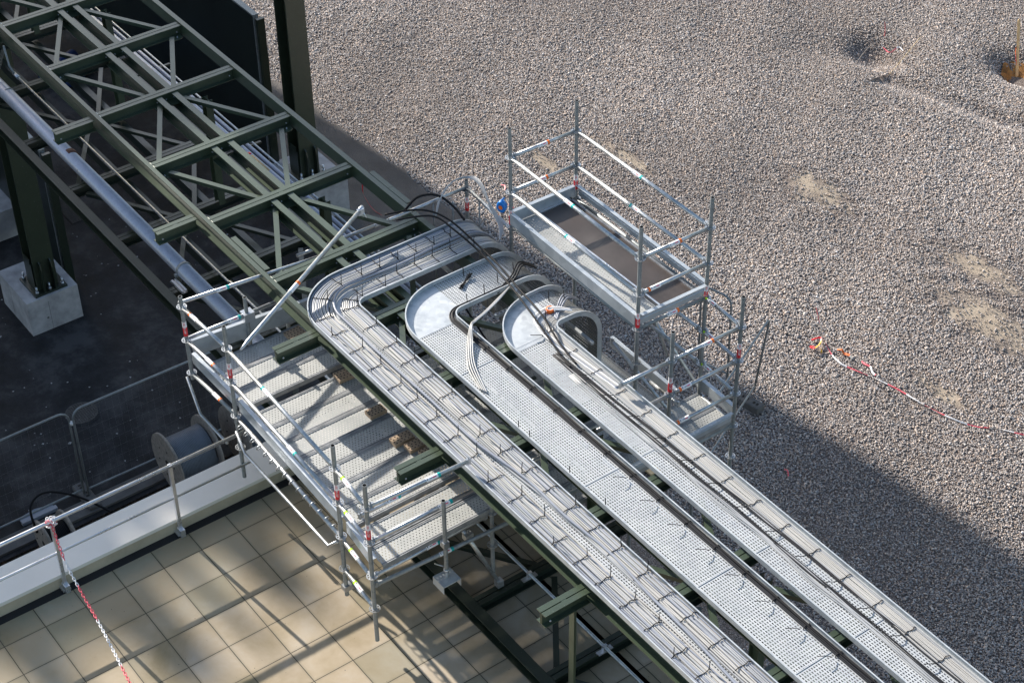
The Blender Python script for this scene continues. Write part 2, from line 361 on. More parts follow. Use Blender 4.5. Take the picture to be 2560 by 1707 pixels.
# plastic chain
pts=spline([(-15.09,4.57,7.86),(-14.80,4.54,7.50),(-14.45,4.53,7.32),(-13.95,4.50,7.22),(-13.15,4.40,7.20),(-12.2,4.25,7.3)],26)
L=[0]
for a,b_ in zip(pts,pts[1:]): L.append(L[-1]+(b_-a).length)
def at(d):
    for i in range(len(L)-1):
        if L[i+1]>=d: t=(d-L[i])/max(1e-9,L[i+1]-L[i]); return pts[i].lerp(pts[i+1],t),(pts[i+1]-pts[i]).normalized()
    return pts[-1],(pts[-1]-pts[-2]).normalized()
def link(g,c,d,w,l,r,mi,tw):
    s,u=g.frame(d,(0,0,1)); a=s if tw else u
    P=[]
    for k in range(12):
        t=2*math.pi*k/12; ex=math.cos(t); ey=math.sin(t)
        P.append(c+d*(ex*w+(l/2-w)*(1 if ex>0 else -1))+a*(ey*w))
    g.tube(P,r,5,mi,closed=True)
g=G(); d=0; i=0
seg=[(0,.42,1),(.42,.78,0),(.78,1.28,1),(1.28,2.0,0),(2.0,2.5,1),(2.5,3.5,0)]
while d<L[-1]:
    c,dr=at(d); mi=next((m_ for a,b_,m_ in seg if a<=d<b_),0); link(g,c,dr,.0125,.05,.0048,mi,i%2==0); d+=.038; i+=1
for k in range(26):  # knot round the post head
    a=R.uniform(0,6.28); c=V((-15.12+.035*math.cos(a),4.575+.045*math.sin(a),7.84+R.uniform(-.05,.05))); dr=V((R.uniform(-1,1),R.uniform(-1,1),R.uniform(-.4,.4))).normalized(); link(g,c,dr,.0125,.05,.0046,0 if R.random()<.85 else 1,k%2)
tag(g.build('plastic_chain',['white','pink'],origin=(-15.1,4.57,7.85)),'red and white plastic chain knotted round the railing post','chain')

# ---------------------------------------------------------------- steel bridge
ZT=8.90; ZB=6.95
def Cprof(h,w,t=.009,flip=1):   # web on side 0, flanges toward +flip side
    f=flip; p=[(0,0),(f*w,0),(f*w,-t*1.4),(f*t,-t*1.4),(f*t,-h+t*1.4),(f*w,-h+t*1.4),(f*w,-h),(0,-h)]
    return p if f>0 else p[::-1]
br=thing('cable_bridge',(-16.3,9.3,ZB),'long dark green steel truss bridge with ladder of double channel crossbeams','bridge')
X0,X1=-36.0,-4.5
def chord(name,y,zt,flip,h=.18,w=.075,x0=X0,x1=X1,m='green'):
    # direction +x, up z: side = d x up = (0,-1,0): positive profile side is toward -y
    g=G(); g.sweep(Cprof(h,w,.01,flip),(x0,y,zt),(x1,y,zt)); return g.build(name,m,br)
g=G(); g.sweep([(0,0),(.06,0),(.06,-.013),(.01,-.013),(.01,-.177),(.095,-.177),(.095,-.19),(0,-.19)],(X0,8.205,ZT),(X1,8.205,ZT)); g.build('top_chord','green',br); chord('top_chord',10.288,ZT,-1,.19,.072)
chord('bottom_chord',8.13,ZB,1,.17,.13,m='shade_green'); chord('bottom_chord',10.30,ZB,-1,.17,.13,m='shade_green')
def dbl(name,x,y0,y1,zt,h,m,w=.064,gap=.012,parent=br,ex=None):
    # two channels back to back, direction y
    g=G()
    if ex is not None:
        g.v=list(ex.v); g.f=list(ex.f); g.m=[1]*len(ex.f); g.uv=list(ex.uv); g.sm=list(ex.sm)
    # d=(0,1,0), up z : side = (1,0,0)
    a=Cprof(h,w,.008,1); b_=Cprof(h,w,.008,-1)
    g.sweep([(p+w+gap,q_) for p,q_ in a],(x,y0,zt),(x,y1,zt)); g.sweep([(p+w,q_) for p,q_ in b_],(x,y0,zt),(x,y1,zt))
    g.box((x+w-.001,y0+.02,zt-h+.02),(x+w+gap+.001,y0+.06,zt-.03)); g.box((x+w-.001,y1-.06,zt-h+.02),(x+w+gap+.001,y1-.02,zt-.03))
    mid=(y0+y1)/2
    for yy in (mid,): g.box((x+w-.002,yy-.03,zt-h+.01),(x+w+gap+.002,yy+.03,zt-.002))
    return g.build(name,m,parent)
XB=[-33.24,-31.70,-30.16,-28.62,-27.08,-25.54,-24.0,-22.46,-20.92,-19.38,-17.84,-16.30,-14.95,-13.575,-12.215,-10.85,-9.48,-8.12,-6.76,-5.4]
def bolt(g,c,mi=1,ax=(0,0,1),r=.013,h=.014):
    c=V(c); a=V(ax); g.cyl(c,c+a*h,r,6,mi); g.cyl(c,c+a*h*1.8,r*.55,6,mi)
def gusset(x,yc,w,front=True,z=8.745,chamfer=.05,m='green'):
    g=G(); x0=x+.148 if front else x-.10; x1=x0+.115
    P=[(x0,yc-w/2),(x0,yc+w/2),(x1-.03,yc+w/2),(x1,yc+w/2-chamfer),(x1,yc-w/2+chamfer),(x1-.03,yc-w/2)] if front else [(x0,yc-w/2+chamfer),(x0,yc+w/2-chamfer),(x1,yc+w/2),(x1,yc-w/2)]
    n=len(g.v)
    for zz in (z,z-.012): g.v+=[V((a,b_,zz)) for a,b_ in P]
    k=len(P); g.face([n+i for i in range(k)]); g.face([n+k+i for i in range(k)][::-1])
    for i in range(k): g.face((n+i,n+k+i,n+k+(i+1)%k,n+(i+1)%k))
    xb=x0+.065 if front else x0+.03
    for yy in ((yc-w/2+.07,yc-w/2+.07,yc+w/2-.05,yc+w/2-.11) if w>.3 else (yc-.03,yc+.03)):
        bolt(g,(xb+R.uniform(-.012,.012),yy,z))
    return g.build('gusset_plate',[m,'bolt'],br)
def brace(p0,p1,m='green',w=.068,h=.055):
    g=G(); g.sweep([(-w/2,0),(-w/2,-.008),(w/2-.008,-.008),(w/2-.008,-h),(w/2,-h),(w/2,0)],p0,p1); return g.build('brace',m,br)
for i,x in enumerate(XB):
    g=G()
    for yy in (9.06,9.2,9.32):
        for zz in (8.79,): bolt(g,(x+.142,yy,zz),0,(1,0,0),.011,.01)
    bolt(g,(x+.142,10.2,8.80),0,(1,0,0),.011,.01); dbl('crossbeam',x,8.215,10.285,ZT-.022,.165,['green','bolt'],ex=g)
    if x<-16:
        g=G(); g.box((x+.0,8.206,8.868),(x+.05,8.222,8.884)); g.box((x+.09,8.206,8.868),(x+.14,8.222,8.884)); g.build('weld_bead','weld',br)
    dbl('lower_crossbeam',x+.15,8.14,10.29,ZB-.012,.15,'shade_green')
zg=8.80
for i in range(0,len(XB)-1):
    x,xn=XB[i],XB[i+1]; cen=(round((x+24.0)/1.54)%2==0) if x<-16.5 else (i%2==0)
    L_=xn-x
    if cen:
        gusset(x,9.25,.50); gusset(xn,8.37,.16,False); gusset(xn,10.10,.16,False)
        brace((x+.23,9.06,zg),(xn-.05,8.37,zg)); brace((x+.23,9.42,zg),(xn-.05,10.10,zg))
    else:
        gusset(x,8.34,.22); gusset(x,10.14,.22); gusset(xn,9.05,.16,False); gusset(xn,9.42,.16,False)
        brace((x+.22,8.38,zg),(xn-.05,9.04,zg)); brace((x+.22,10.08,zg),(xn-.05,9.42,zg))
    zl=ZB-.06
    if cen: brace((x+.40,9.10,zl),(xn+.12,8.30,zl),'shade_green'); brace((x+.40,9.40,zl),(xn+.12,10.1,zl),'shade_green')
    else: brace((x+.38,8.32,zl),(xn+.12,9.05,zl),'shade_green'); brace((x+.38,10.1,zl),(xn+.12,9.4,zl),'shade_green')
# stringers between the crossbeams
for i in range(len(XB)-1):
    x,xn=XB[i]+.145,XB[i+1]-.004
    g=G(); g.sweep(Cprof(.20,.085,.009,1),(x,9.13,8.86),(xn,9.13,8.86)); g.build('stringer','green',br)
    g=G(); g.sweep(Cprof(.20,.085,.009,1),(x,9.375,8.86),(xn,9.375,8.86)); g.build('stringer','green',br)
g=G(); g.sweep(Cprof(.16,.10,.008,-1),(X0,8.95,ZB-.2),(X1,8.95,ZB-.2)); g.build('lower_stringer','shade_green',br)
g=G(); g.sweep(Cprof(.16,.10,.008,-1),(X0,9.65,ZB-.2),(X1,9.65,ZB-.2)); g.build('lower_stringer','shade_green',br)
# posts between lower and upper level, raking side members
for x in XB:
    for yy,on in ((9.72,1),):
        if XB.index(x)%2==0:
            xx=x+.33
            g=G(); g.box((xx-.07,yy-.05,ZB),(xx-.06,yy+.05,8.70)); g.box((xx+.06,yy-.05,ZB),(xx+.07,yy+.05,8.70)); g.box((xx-.06,yy-.004,ZB),(xx+.06,yy+.004,8.70)); g.build('post','green',br)
g=G(); g.box((-10.05,7.93,ZB+.02),(-9.97,7.96,8.68)); g.build('post','green',br)
# splice plates at the joint of the two bridge halves
for (xa,xb,y) in ((-17.25,-16.42,8.285),(-17.42,-16.55,10.43)):
    g=G(); xm=(xa+xb)/2+.02; yo=y
    for p_,q_ in ((xa,xm-.002),(xm+.002,xb)):
        g.box((p_,yo-.072 if y<9 else yo-.066,ZT-.012),(q_,yo if y<9 else yo+.006,ZT+.004))
    g.box((xa,yo-.0705 if y<9 else yo-.0645,ZT-.16),(xb,yo-.068 if y<9 else yo-.062,ZT-.013))
    for k in range(7):
        bolt(g,(xa+.08+k*.105,(yo-.071 if y<9 else yo-.065)-.0,8.80),1,(0,-1,0),.014,.016)
    g.build('splice_plate',['green','gbolt'],br)
# channel beams sticking out to the left
for x in (-26.8,-23.95,-20.95,-18.08,-15.17,-12.64,-10.10,-7.5):
    zt=8.84
    g=G(); bolt(g,(x+.142,7.62,zt-.09),0,(1,0,0),.012,.008); dbl('outrigger',x,7.56,8.125,zt,.165,['green','bolt'],.066,ex=g)

# service pipes carried by the bridge
pi=thing('ventilation_pipe',(-20,8.45,7.08),'thick blue grey metal duct running along the left side of the bridge','pipe')
g=G(); g.tube([(-33,8.45,7.09),(-16.55,8.43,7.08)],.107,28); g.build('duct','duct',pi)
g=G(); g.tube([(-22.86,8.45,7.085),(-22.74,8.45,7.085)],.110,28); g.build('rust_band','rust',pi)
g=G(); g.tube([(-19.33,8.44,7.08),(-19.28,8.44,7.08)],.116,28); g.box((-19.33,8.29,7.02),(-19.28,8.33,7.06)); g.build('clamp','tube_dull',pi)
g=G(); g.box((-19.3,8.22,6.97),(-18.98,8.25,7.0)); g.box((-19.3,8.27,6.97),(-18.98,8.30,7.0)); g.box((-19.3,8.22,6.955),(-18.98,8.30,6.968)); g.build('bracket','alu',pi)
g=G(); g.tube([(-25.0,8.45,7.085),(-24.97,8.45,7.085)],.111,24); g.build('clamp','tube_dull',pi)
ro=thing('thin_conduit',(-18,8.83,7.0),'thin bright conduit running lengthwise beside the thick duct','pipe')
g=G(); g.tube([(-25.55,8.82,7.03),(-7,8.83,7.0)],.019,10); g.build('tube','tube',ro)
g=G(); g.tube([(-25.55,8.82,7.03),(-25.7,8.80,7.12),(-25.72,8.78,7.5)],.017,8); g.build('elbow','tube_dull',ro)
g=G(); g.tube([(-25.62,8.82,7.03),(-25.45,8.82,7.03)],.032,10); g.tube([(-18.75,8.83,7.02),(-18.6,8.83,7.02)],.033,10); g.build('coupling','alu',ro)
for x in (-11.93,-10.56,-13.29):
    g=G(); g.box((x-.03,8.73,6.941),(x+.03,8.93,6.955)); g.box((x-.02,8.80,6.955),(x+.02,8.86,7.03)); g.build('clamp','alu',ro)
for y,r,mm,lb in ((10.00,.046,'duct','thickest of three grey conduits along the right chord of the bridge'),(10.10,.031,'duct','middle one of three grey conduits along the right chord of the bridge'),(10.19,.017,'tube','thinnest of three grey conduits along the right chord of the bridge')):
    c=thing('conduit',(-20,y,7.96),lb,'pipe','conduits inside the bridge')
    g=G(); g.tube([(-33,y-.03,7.96),(-11.5,y,7.96)],r,14); g.build('tube',mm,c)
    for x in (-20.3,-17.0,-13.8):
        g=G(); g.tube([(x,y-.02,7.96),(x+.03,y-.02,7.96)],r+.009,12); g.build('clamp','tube_dull',c)
    if r>.04:
        g=G(); g.tube([(-20.02,y-.02,7.96),(-19.96,y-.02,7.96)],r+.003,14); g.build('red_band','red',c)
        g=G(); g.tube([(-19.93,y-.02,7.96),(-19.45,y-.02,7.96)],r+.003,14); g.build('yellow_band','pine',c)
for yy in (9.9,):
    for x in (-23.0,-20.3,-17.0,-13.8):
        g=G(); g.box((x-.02,9.75,7.88),(x+.02,10.33,7.91)); g.build('pipe_bracket','shade_green',br)

# ---------------------------------------------------------------- cable trays
ZF=8.935
class Tray: pass
def mk(y0,w,xo,ri,yd,Rd,zend,drop):
    t=Tray(); t.y0=y0;t.w=w;t.xo=xo;t.ri=ri;t.xi=xo+w;t.xc=xo+w+ri;t.yc=y0+w+ri;t.yd=yd;t.Rd=Rd;t.ze=zend;return t
T1=mk(8.09,.62,-15.77,.13,10.50,.42,7.75,0); T2=mk(8.895,.60,-14.905,.14,10.52,.42,7.7,0); T3=mk(9.66,.635,-14.04,.12,10.56,.40,7.62,0)
def tp(t,seg,val,u,h):
    if seg=='A': return V((val,t.y0+u,ZF+h))
    if seg=='B':
        a=math.radians(val); r=t.ri+t.w-u; return V((t.xc-r*math.sin(a),t.yc-r*math.cos(a),ZF+h))
    if seg=='C': return V((t.xo+u,val,ZF+h))
    if seg=='D':
        a=math.radians(val); r=t.Rd+h; return V((t.xo+u,t.yd+r*math.sin(a),ZF-t.Rd+r*math.cos(a)))
    return V((t.xo+u,t.yd+t.Rd+h,ZF-t.Rd-val))
def path(t,xe=-4.6,na=46,drop=None,start='A',end='E'):
    P=[]
    for k in range(na+1): P.append(('A',xe+(t.xc-xe)*k/na))
    for k in range(1,16): P.append(('B',90*k/15))
    n=12
    for k in range(1,n+1): P.append(('C',t.yc+(t.yd-t.yc)*k/n)) if t.yd>t.yc else None
    for k in range(1,11): P.append(('D',9*k))
    dr=drop if drop is not None else ZF-t.Rd-t.ze
    for k in range(1,7): P.append(('E',dr*k/6))
    return P
def strip(g,t,S,u0,u1,h0,h1,mi=0,uvw=True,div=1):
    rows=[];uvs=[];s=0;prev=None
    for sg,v_ in S:
        a=tp(t,sg,v_,u0,h0);b_=tp(t,sg,v_,u1,h1);m_=(a+b_)/2
        if prev is not None: s+=(m_-prev).length
        prev=m_; wd=(a-b_).length; rows.append([a.lerp(b_,k/div) for k in range(div+1)]); uvs.append([(s,wd*k/div) for k in range(div+1)])
    g.quadgrid(rows,mi,uvs)
SH=.062
def build_tray(t,label):
    o=thing('cable_tray',(t.xc,t.yc,ZF),label,'cable tray','galvanised cable trays on the bridge')
    P=path(t); A=[p for p in P if p[0]=='A']; Bn=[('B',6*k) for k in range(16)]
    C=[('B',90)]+[p for p in P if p[0]=='C']; D=[C[-1]]+[p for p in P if p[0] in 'DE']
    if len(C)==1: D=[('B',90)]+[('C',t.yd)]+[p for p in P if p[0] in 'DE']
    g=G(); strip(g,t,A,0,t.w,0,0); g.build('perforated_bed','tray',o)
    g=G(); strip(g,t,Bn,0,t.w,.003,.003); g.build('bend_plate','zinc',o)
    if len(C)>1: g=G(); strip(g,t,C,0,t.w,0,0); g.build('perforated_bed','tray',o)
    g=G(); strip(g,t,D,0,t.w,0,0); g.build('drop_section','tray_shade',o)
    for nm,u in (('side_wall',0),('side_wall',t.w)):
        g=G(); sg=1 if u==0 else -1
        AL=A+Bn[1:]+C[1:]+D[1:]
        hs=SH
        strip(g,t,AL,u,u,-.004,hs,0); strip(g,t,AL,u+sg*.003,u+sg*.003,hs,-.004,0); strip(g,t,AL,u-sg*.002,u+sg*.013,hs+.001,hs+.001,0)
        g.build(nm,'zinc',o)
    # joint lines where two lengths of tray meet
    for x in (-13.35 if t is not T1 else -12.0,-11.1,-9.3,-7.9):
        g=G(); g.box((x-.004,t.y0+.02,ZF+.001),(x+.004,t.y0+t.w-.02,ZF+.005)); g.build('joint_strip','zinc',o)
    return o
build_tray(T1,'left cable tray crowded with light grey cables nearest the green chord')
build_tray(T2,'middle cable tray, nearly empty with black cables along its right wall')
build_tray(T3,'right cable tray with thin pale cables and black cables beside the gravel')
# slotted rails carrying the trays at the bend
rl=0
for (x0,y0,x1,y1,lb) in ((-15.05,10.02,-13.2,10.02,'upper'),(-15.9,9.62,-14.95,9.62,'lower')):
    pass
for y,xa,xb,lb in ((10.05,-15.08,-14.92,None),):
    pass
for (x,ya,yb,lb) in ((-15.00,9.35,10.75,'slotted strut rail in the gap between left and middle trays'),(-14.16,10.0,10.8,'slotted strut rail in the gap between middle and right trays')):
    g=G(); g.box((x-.02,ya,8.74),(x+.02,yb,8.782)); 
    k=ya+.03
    while k<yb-.05: g.box((x-.007,k,8.783),(x+.007,k+.03,8.785),1); k+=.05
    tag(g.build('strut_rail',['zinc','holedark'],origin=(x,ya,8.76)),lb,'rail')
for (xa,xb,y,lb) in ((-16.0,-13.2,10.72,'long strut rail across the bridge below the tray drops'),(-15.9,-15.0,10.18,'short strut rail under the left tray near its drop')):
    g=G(); g.box((xa,y-.02,8.60),(xb,y+.02,8.64)); tag(g.build('strut_rail','zinc',origin=(xa,y,8.62)),lb,'rail')

# cables -----------------------------------------------------------------
def run(t,u,h,r,m_,label,group,name='cable',xe=-4.7,wob=.004,ufun=None,S=None,drop=1.0,n=6):
    g=G(); ph=R.uniform(0,6.28); f=R.uniform(.8,2.0); pts=[]
    key=0; pv=None
    for sg,v_ in (S or path(t,xe,44,drop)):
        pm=tp(t,sg,v_,u,h); key+=(pm-pv).length if pv is not None else 0; pv=pm
        uu=u+wob*math.sin(f*key*2.2+ph)+wob*.6*math.sin(5.1*key+ph*2)
        if ufun: uu+=ufun(sg,v_)
        uu=min(max(uu,r+.004),t.w-r-.004)
        pts.append(tp(t,sg,v_,uu,h+.0015*math.sin(9*key+ph)))
    g.tube(pts,r,n); return tag(g.build(name,m_,origin=pts[0]),label,'cable',group)
mats=['cable','cable_l','cable_d','cable','cable_l']
u=.022; k=0
while u<.262:
    r=R.choice((.0085,.0095,.0105)); run(T1,u,r+.004,r,R.choice(mats),'light grey cable in the flat bundle along the left tray wall next to the chord','cables in the left bundle of the left tray',wob=.003); u+=2*r+.0012
for k in range(11):
    r=.0095; run(T1,.035+k*.0208,.031,r,R.choice(mats[:3]),'light grey cable on top of the bundle along the left tray wall','upper cables of the left bundle of the left tray',wob=.006)
u=.395
while u<.622:
    r=R.choice((.0085,.0095,.011)); run(T1,u,r+.004,r,R.choice(['cable_l','cable_l','cable','cable_d']),'cream grey cable in the flat bundle along the right wall of the left tray','cables in the right bundle of the left tray',wob=.003); u+=2*r+.0012
for k in range(9):
    run(T1,.415+k*.0212,.032,.0095,R.choice(['cable_l','cable','cable_d']),'cream grey cable on top of the right bundle of the left tray','upper cables of the right bundle of the left tray',wob=.006)
# two thicker loose cables wandering over the bare strip of the left tray
def wander(sg,v_):
    if sg=='A': return .10*math.sin((v_+12.5)*.75)*min(1,max(0,(-13.2-v_)*-1))
    return .0
run(T1,.315,.052,.0145,'cable_d','thick mid grey cable snaking over the bare strip of the left tray','loose thick cables in the left tray',ufun=wander,wob=.012,n=8)
run(T1,.335,.022,.012,'cable','thick pale grey cable lying beside the snaking one in the left tray','loose thick cables in the left tray',ufun=lambda sg,v_:.085*math.sin((v_+12.3)*.75)*min(1,max(0,(-13.2-v_)*-1)) if sg=='A' else .0,wob=.012,n=8)
run(T1,.285,.012,.0105,'cable_l','single pale cable following the inner edge of the left bundle','loose thick cables in the left tray',wob=.01,n=8)
# tray 2: four dark cables along the right wall
for k in range(4):
    r=.0092; run(T2,.590-r-k*.0192-.004,r+.003,r,'dark_cable','dark grey cable pressed along the right wall of the middle tray','dark cables in the middle tray',wob=.002,n=8)
run(T2,.575-.02,.027,.0075,'black','thin black cable lying on top of the dark ones in the middle tray','dark cables in the middle tray',wob=.006,n=8)
# tray 3: pale thin group against the right wall, two dark pairs, single pale ones
u=.628-.008
for k in range(11):
    r=.0078; u-=2*r+.0012; run(T3,u+.006,r+.003,r,R.choice(['cable','cable_l','cable_l']),'thin pale cable against the right wall of the right tray','thin pale cables in the right tray',wob=.002)
def dk(off):
    def f(sg,v_):
        if sg!='A': return 0
        return off
    return f
S3=[('A',-4.7+(-13.0+4.7)*k/40) for k in range(41)]
def div(base,amp):
    return lambda sg,v_: base+amp*(1/(1+math.exp((-(v_)-10.6)*-1.5)) if 0 else (1-1/(1+math.exp((v_+10.4)*1.6)))) 
for b0,am,lb in ((.366,.075,'dark cable crossing the right tray bed, right one of the lower pair'),(.385,.075,'dark cable crossing the right tray bed, left one of the lower pair')):
    run(T3,b0,.012,.0088,'dark_cable','dark cable in the pair drifting right along the bed of the right tray','dark cables in the right tray',S=S3,ufun=lambda sg,v_,a=am:a*(1/(1+math.exp(-(v_+10.6)*1.5))),wob=.006,n=8)
for b0 in (.335,.31):
    run(T3,b0,.012,.0085,'dark_cable','dark cable in the pair keeping left along the bed of the right tray','dark cables in the right tray',S=S3,ufun=lambda sg,v_:-.02*(1/(1+math.exp(-(v_+10.6)*1.5))),wob=.006,n=8)
for k in range(4):
    run(T3,.285-k*.018,.011,.0075,'cable','thin pale cable left of the dark ones in the right tray','thin pale cables in the middle of the right tray',S=[('A',-4.7+(-12.6+4.7)*j/36) for j in range(37)],wob=.012)
# loose runs given by points
def loose(pts,r,m_,label,name='cable',group=None,n=8):
    P=spline(pts,8); g=G(); g.tube(P,r,n); return tag(g.build(name,m_,origin=P[0]),label,'cable',group)
zz=9.075
loose([(-16.33,9.9,9.05),(-16.1,10.28,9.09),(-15.75,10.45,zz),(-15.1,10.45,zz-.03),(-14.6,10.39,zz),(-14.1,10.32,zz-.02),(-13.55,10.24,zz-.02),(-13.1,10.14,8.99),(-12.7,10.08,8.965)],.0125,'black','black cable lying across all three trays, upper one of two','cable','black cables crossing the trays')
loose([(-16.15,9.95,9.05),(-15.9,10.32,9.09),(-15.5,10.38,zz),(-14.95,10.385,zz-.03),(-14.3,10.28,zz),(-13.7,10.17,zz-.02),(-13.2,10.08,9.0),(-12.9,10.03,8.965),(-12.7,10.0,8.96)],.0125,'black','black cable lying across all three trays, lower one of two','cable','black cables crossing the trays')
loose([(-16.34,10.2,8.98),(-16.36,10.42,9.08),(-16.2,10.6,9.12),(-15.95,10.67,9.06),(-15.7,10.66,9.0)],.016,'black','short black hose arching beside the left tray near the tube corner')
for k in range(4):
    o=k*.011
    o=k*.009; sp_=(k-1.5)*.03
    loose([(-14.32,10.42-o,8.985),(-14.2+o,10.1,8.98),(-14.12+o,9.85,8.95),(-14.03+o,9.62,8.97),(-13.93+o,9.50,9.03),(-13.75+sp_*.5,9.36+sp_*.4,8.97+k*.006),(-13.4,9.13+sp_,8.95),(-13.0+k*.03,8.97+o,8.946)],.0072,['cable_l','cable_l','cable','cable'][k],'white cable drooping from the middle tray wall back onto its bed','cable','white cables looping over the middle tray corner')
for k in range(5):
    o=k*.014
    loose([(-13.50+o*.5,10.62,8.99),(-13.62+o,10.52,8.99),(-13.72+o,10.38,8.965),(-13.62+o,10.18-o*.3,8.955),(-13.25+o,10.16-o,8.95),(-12.7,10.20-o,8.948),(-12.1,10.24-o,8.948)],.0085,['white','cable_l','cable','cable_d','white'][k],'white cable sweeping round the inner corner of the right tray','cable','white cables round the right tray corner')
for k in range(3):
    loose([(-14.66+k*.03,10.95,8.78),(-14.62+k*.04,10.7,8.97),(-14.45+k*.035,10.45,8.965),(-14.33+k*.012,10.15,8.95)],.011,'dark_cable','blue grey cable curving over the drop of the middle tray','cable','cables on the drop of the middle tray')
    loose([(-13.85+k*.03,10.97,8.78),(-13.80+k*.04,10.75,8.96),(-13.66+k*.03,10.55,8.965),(-13.52+k*.02,10.40,8.95)],.011,'cable_d','grey cable curving over the drop of the right tray','cable','cables on the drop of the right tray')
loose([(-14.35,9.72,8.90),(-14.05,9.85,8.45),(-13.95,9.95,8.1),(-14.1,9.80,7.9)],.012,'black','black cable sagging below the trays between middle and right tray')

# cable ties
def tie(t,seg,v_,u0,u1,h,tail,label,group,m_='black'):
    g=G(); n=6; P=[]
    ds=R.uniform(-.012,.012)
    for k in range(n+1):
        uu=u0+(u1-u0)*k/n
        P.append(tp(t,seg,v_+(ds*math.sin(k*2.1) if seg!='B' else 0),uu,h+.006*math.sin(k*1.7)+(0 if 0<k<n else -.02)))
    g.tube(P,.0050,5)
    if tail:
        e=P[n-1] if tail>0 else P[1]
        dd=V((R.uniform(-.03,.05),R.uniform(-.02,.04),1)).normalized()*R.uniform(.10,.18)
        g.tube([e,e+dd*.5+V((R.uniform(-.01,.01),0,0)),e+dd],[.0056,.0048,.004],5)
        g.box(tuple(e-V((.006,.006,.004))),tuple(e+V((.006,.006,.008))))
    return tag(g.build('cable_tie',m_,origin=P[0]),label,'cable tie',group)
x=-14.75
while x<-6.0:
    tie(T1,'A',x+R.uniform(-.03,.03),.02,.265,.044,R.choice((1,1,1,-1)),'black cable tie across the left bundle of the left tray','cable ties on the left bundle')
    tie(T1,'A',x+.12+R.uniform(-.03,.03),.39,.62,.045,R.choice((1,1,0,-1)),'black cable tie across the right bundle of the left tray','cable ties on the right bundle')
    x+=.375
for a in (8,45,80):
    tie(T1,'B',a,.02,.27,.044,1,'black cable tie across the left bundle on the bend','cable ties on the left bundle'); tie(T1,'B',a+6,.39,.62,.045,1,'black cable tie across the right bundle on the bend','cable ties on the right bundle')
y=9.05
while y<10.55:
    tie(T1,'C',y,.02,.265,.044,1,'black cable tie across the left bundle beyond the bend','cable ties on the left bundle'); tie(T1,'C',y+.10,.39,.62,.045,R.choice((1,-1)),'black cable tie across the right bundle beyond the bend','cable ties on the right bundle'); y+=.26
x=-13.55
while x<-6.5:
    tie(T2,'A',x,.50,.595,.024,0,'black cable tie on the dark cables in the middle tray','cable ties in the middle tray')
    if x>-11.2:
        g=G(); p=tp(T2,'A',x,.46,.03); g.tube([p,p+V((-.03,-.07,.035)),p+V((-.06,-.14,.05))],.0036,5); tag(g.build('cable_tie','black',origin=p),'trailing black tie tail on the bed of the middle tray','cable tie','cable tie tails in the middle tray')
    tie(T3,'A',x+.2,.43,.62,.022,0,'black cable tie on the pale cables of the right tray','cable ties in the right tray')
    g=G(); p=tp(T3,'A',x+.2,.43,.024); g.tube([p,p+V((-.01,-.06,.02)),p+V((-.05,-.13,.03))],.0045,5); tag(g.build('cable_tie','black',origin=p),'short black tie tail beside the pale cables of the right tray','cable tie','cable tie tails in the right tray')
    x+=.44
for (x,y,z) in ((-14.82,10.03,ZF),(-14.47,10.28,ZF),(-14.38,10.02,ZF),(-14.35,9.75,ZF),(-14.52,10.55,ZF),(-13.82,10.55,ZF),(-13.72,10.70,ZF),(-13.55,10.3,ZF),(-12.2,8.91,ZF),(-12.0,8.91,ZF),(-11.3,8.91,ZF),(-10.7,8.91,ZF)):
    g=G(); p=V((x,y,z+.005)); g.tube([p,p+V((-.01,.0,.07)),p+V((-.03,.01,.13))],.0058,5); tag(g.build('cable_tie','black',origin=p),'single black tie standing up from an empty part of a tray','cable tie','upright ties on empty tray parts')
g=G(); c=V((-14.72,9.98,ZF+.012))
for k in range(26):
    a=math.radians(118)+R.uniform(-.16,.16); d=V((math.cos(a),math.sin(a),R.uniform(-.02,.12))); off=V((R.uniform(-.012,.012),R.uniform(-.012,.012),R.uniform(0,.022)))
    l1=.13+R.uniform(-.02,.02); l2=.13+R.uniform(-.02,.02); g.tube([c+off-d*l1,c+off*.5,c+off+d*l2+V((0,0,.01))],.0033,5)
tag(g.build('cable_tie_bundle','black',origin=c),'bundle of unused black cable ties lying on the middle tray','cable ties')
# orange tape roll
tr_=thing('tape_roll',(-13.66,10.44,ZF),'orange roll of tape standing on the right tray near its bend','tape roll')
g=G(); c=V((-13.66,10.44,ZF+.004)); n=28
for (ra_,rb_,nm,mm) in ((.032,.050,'tape','orange'),(.027,.0315,'core','white')):
    g=G(); rows=[]
    for k in range(n+1):
        a=2*math.pi*k/n; e=V((math.cos(a),math.sin(a),0)); rows.append([c+e*ra_,c+e*ra_+V((0,0,.048)),c+e*rb_+V((0,0,.048)),c+e*rb_,c+e*ra_])
    g.quadgrid(rows,0); g.build(nm,mm,tr_)

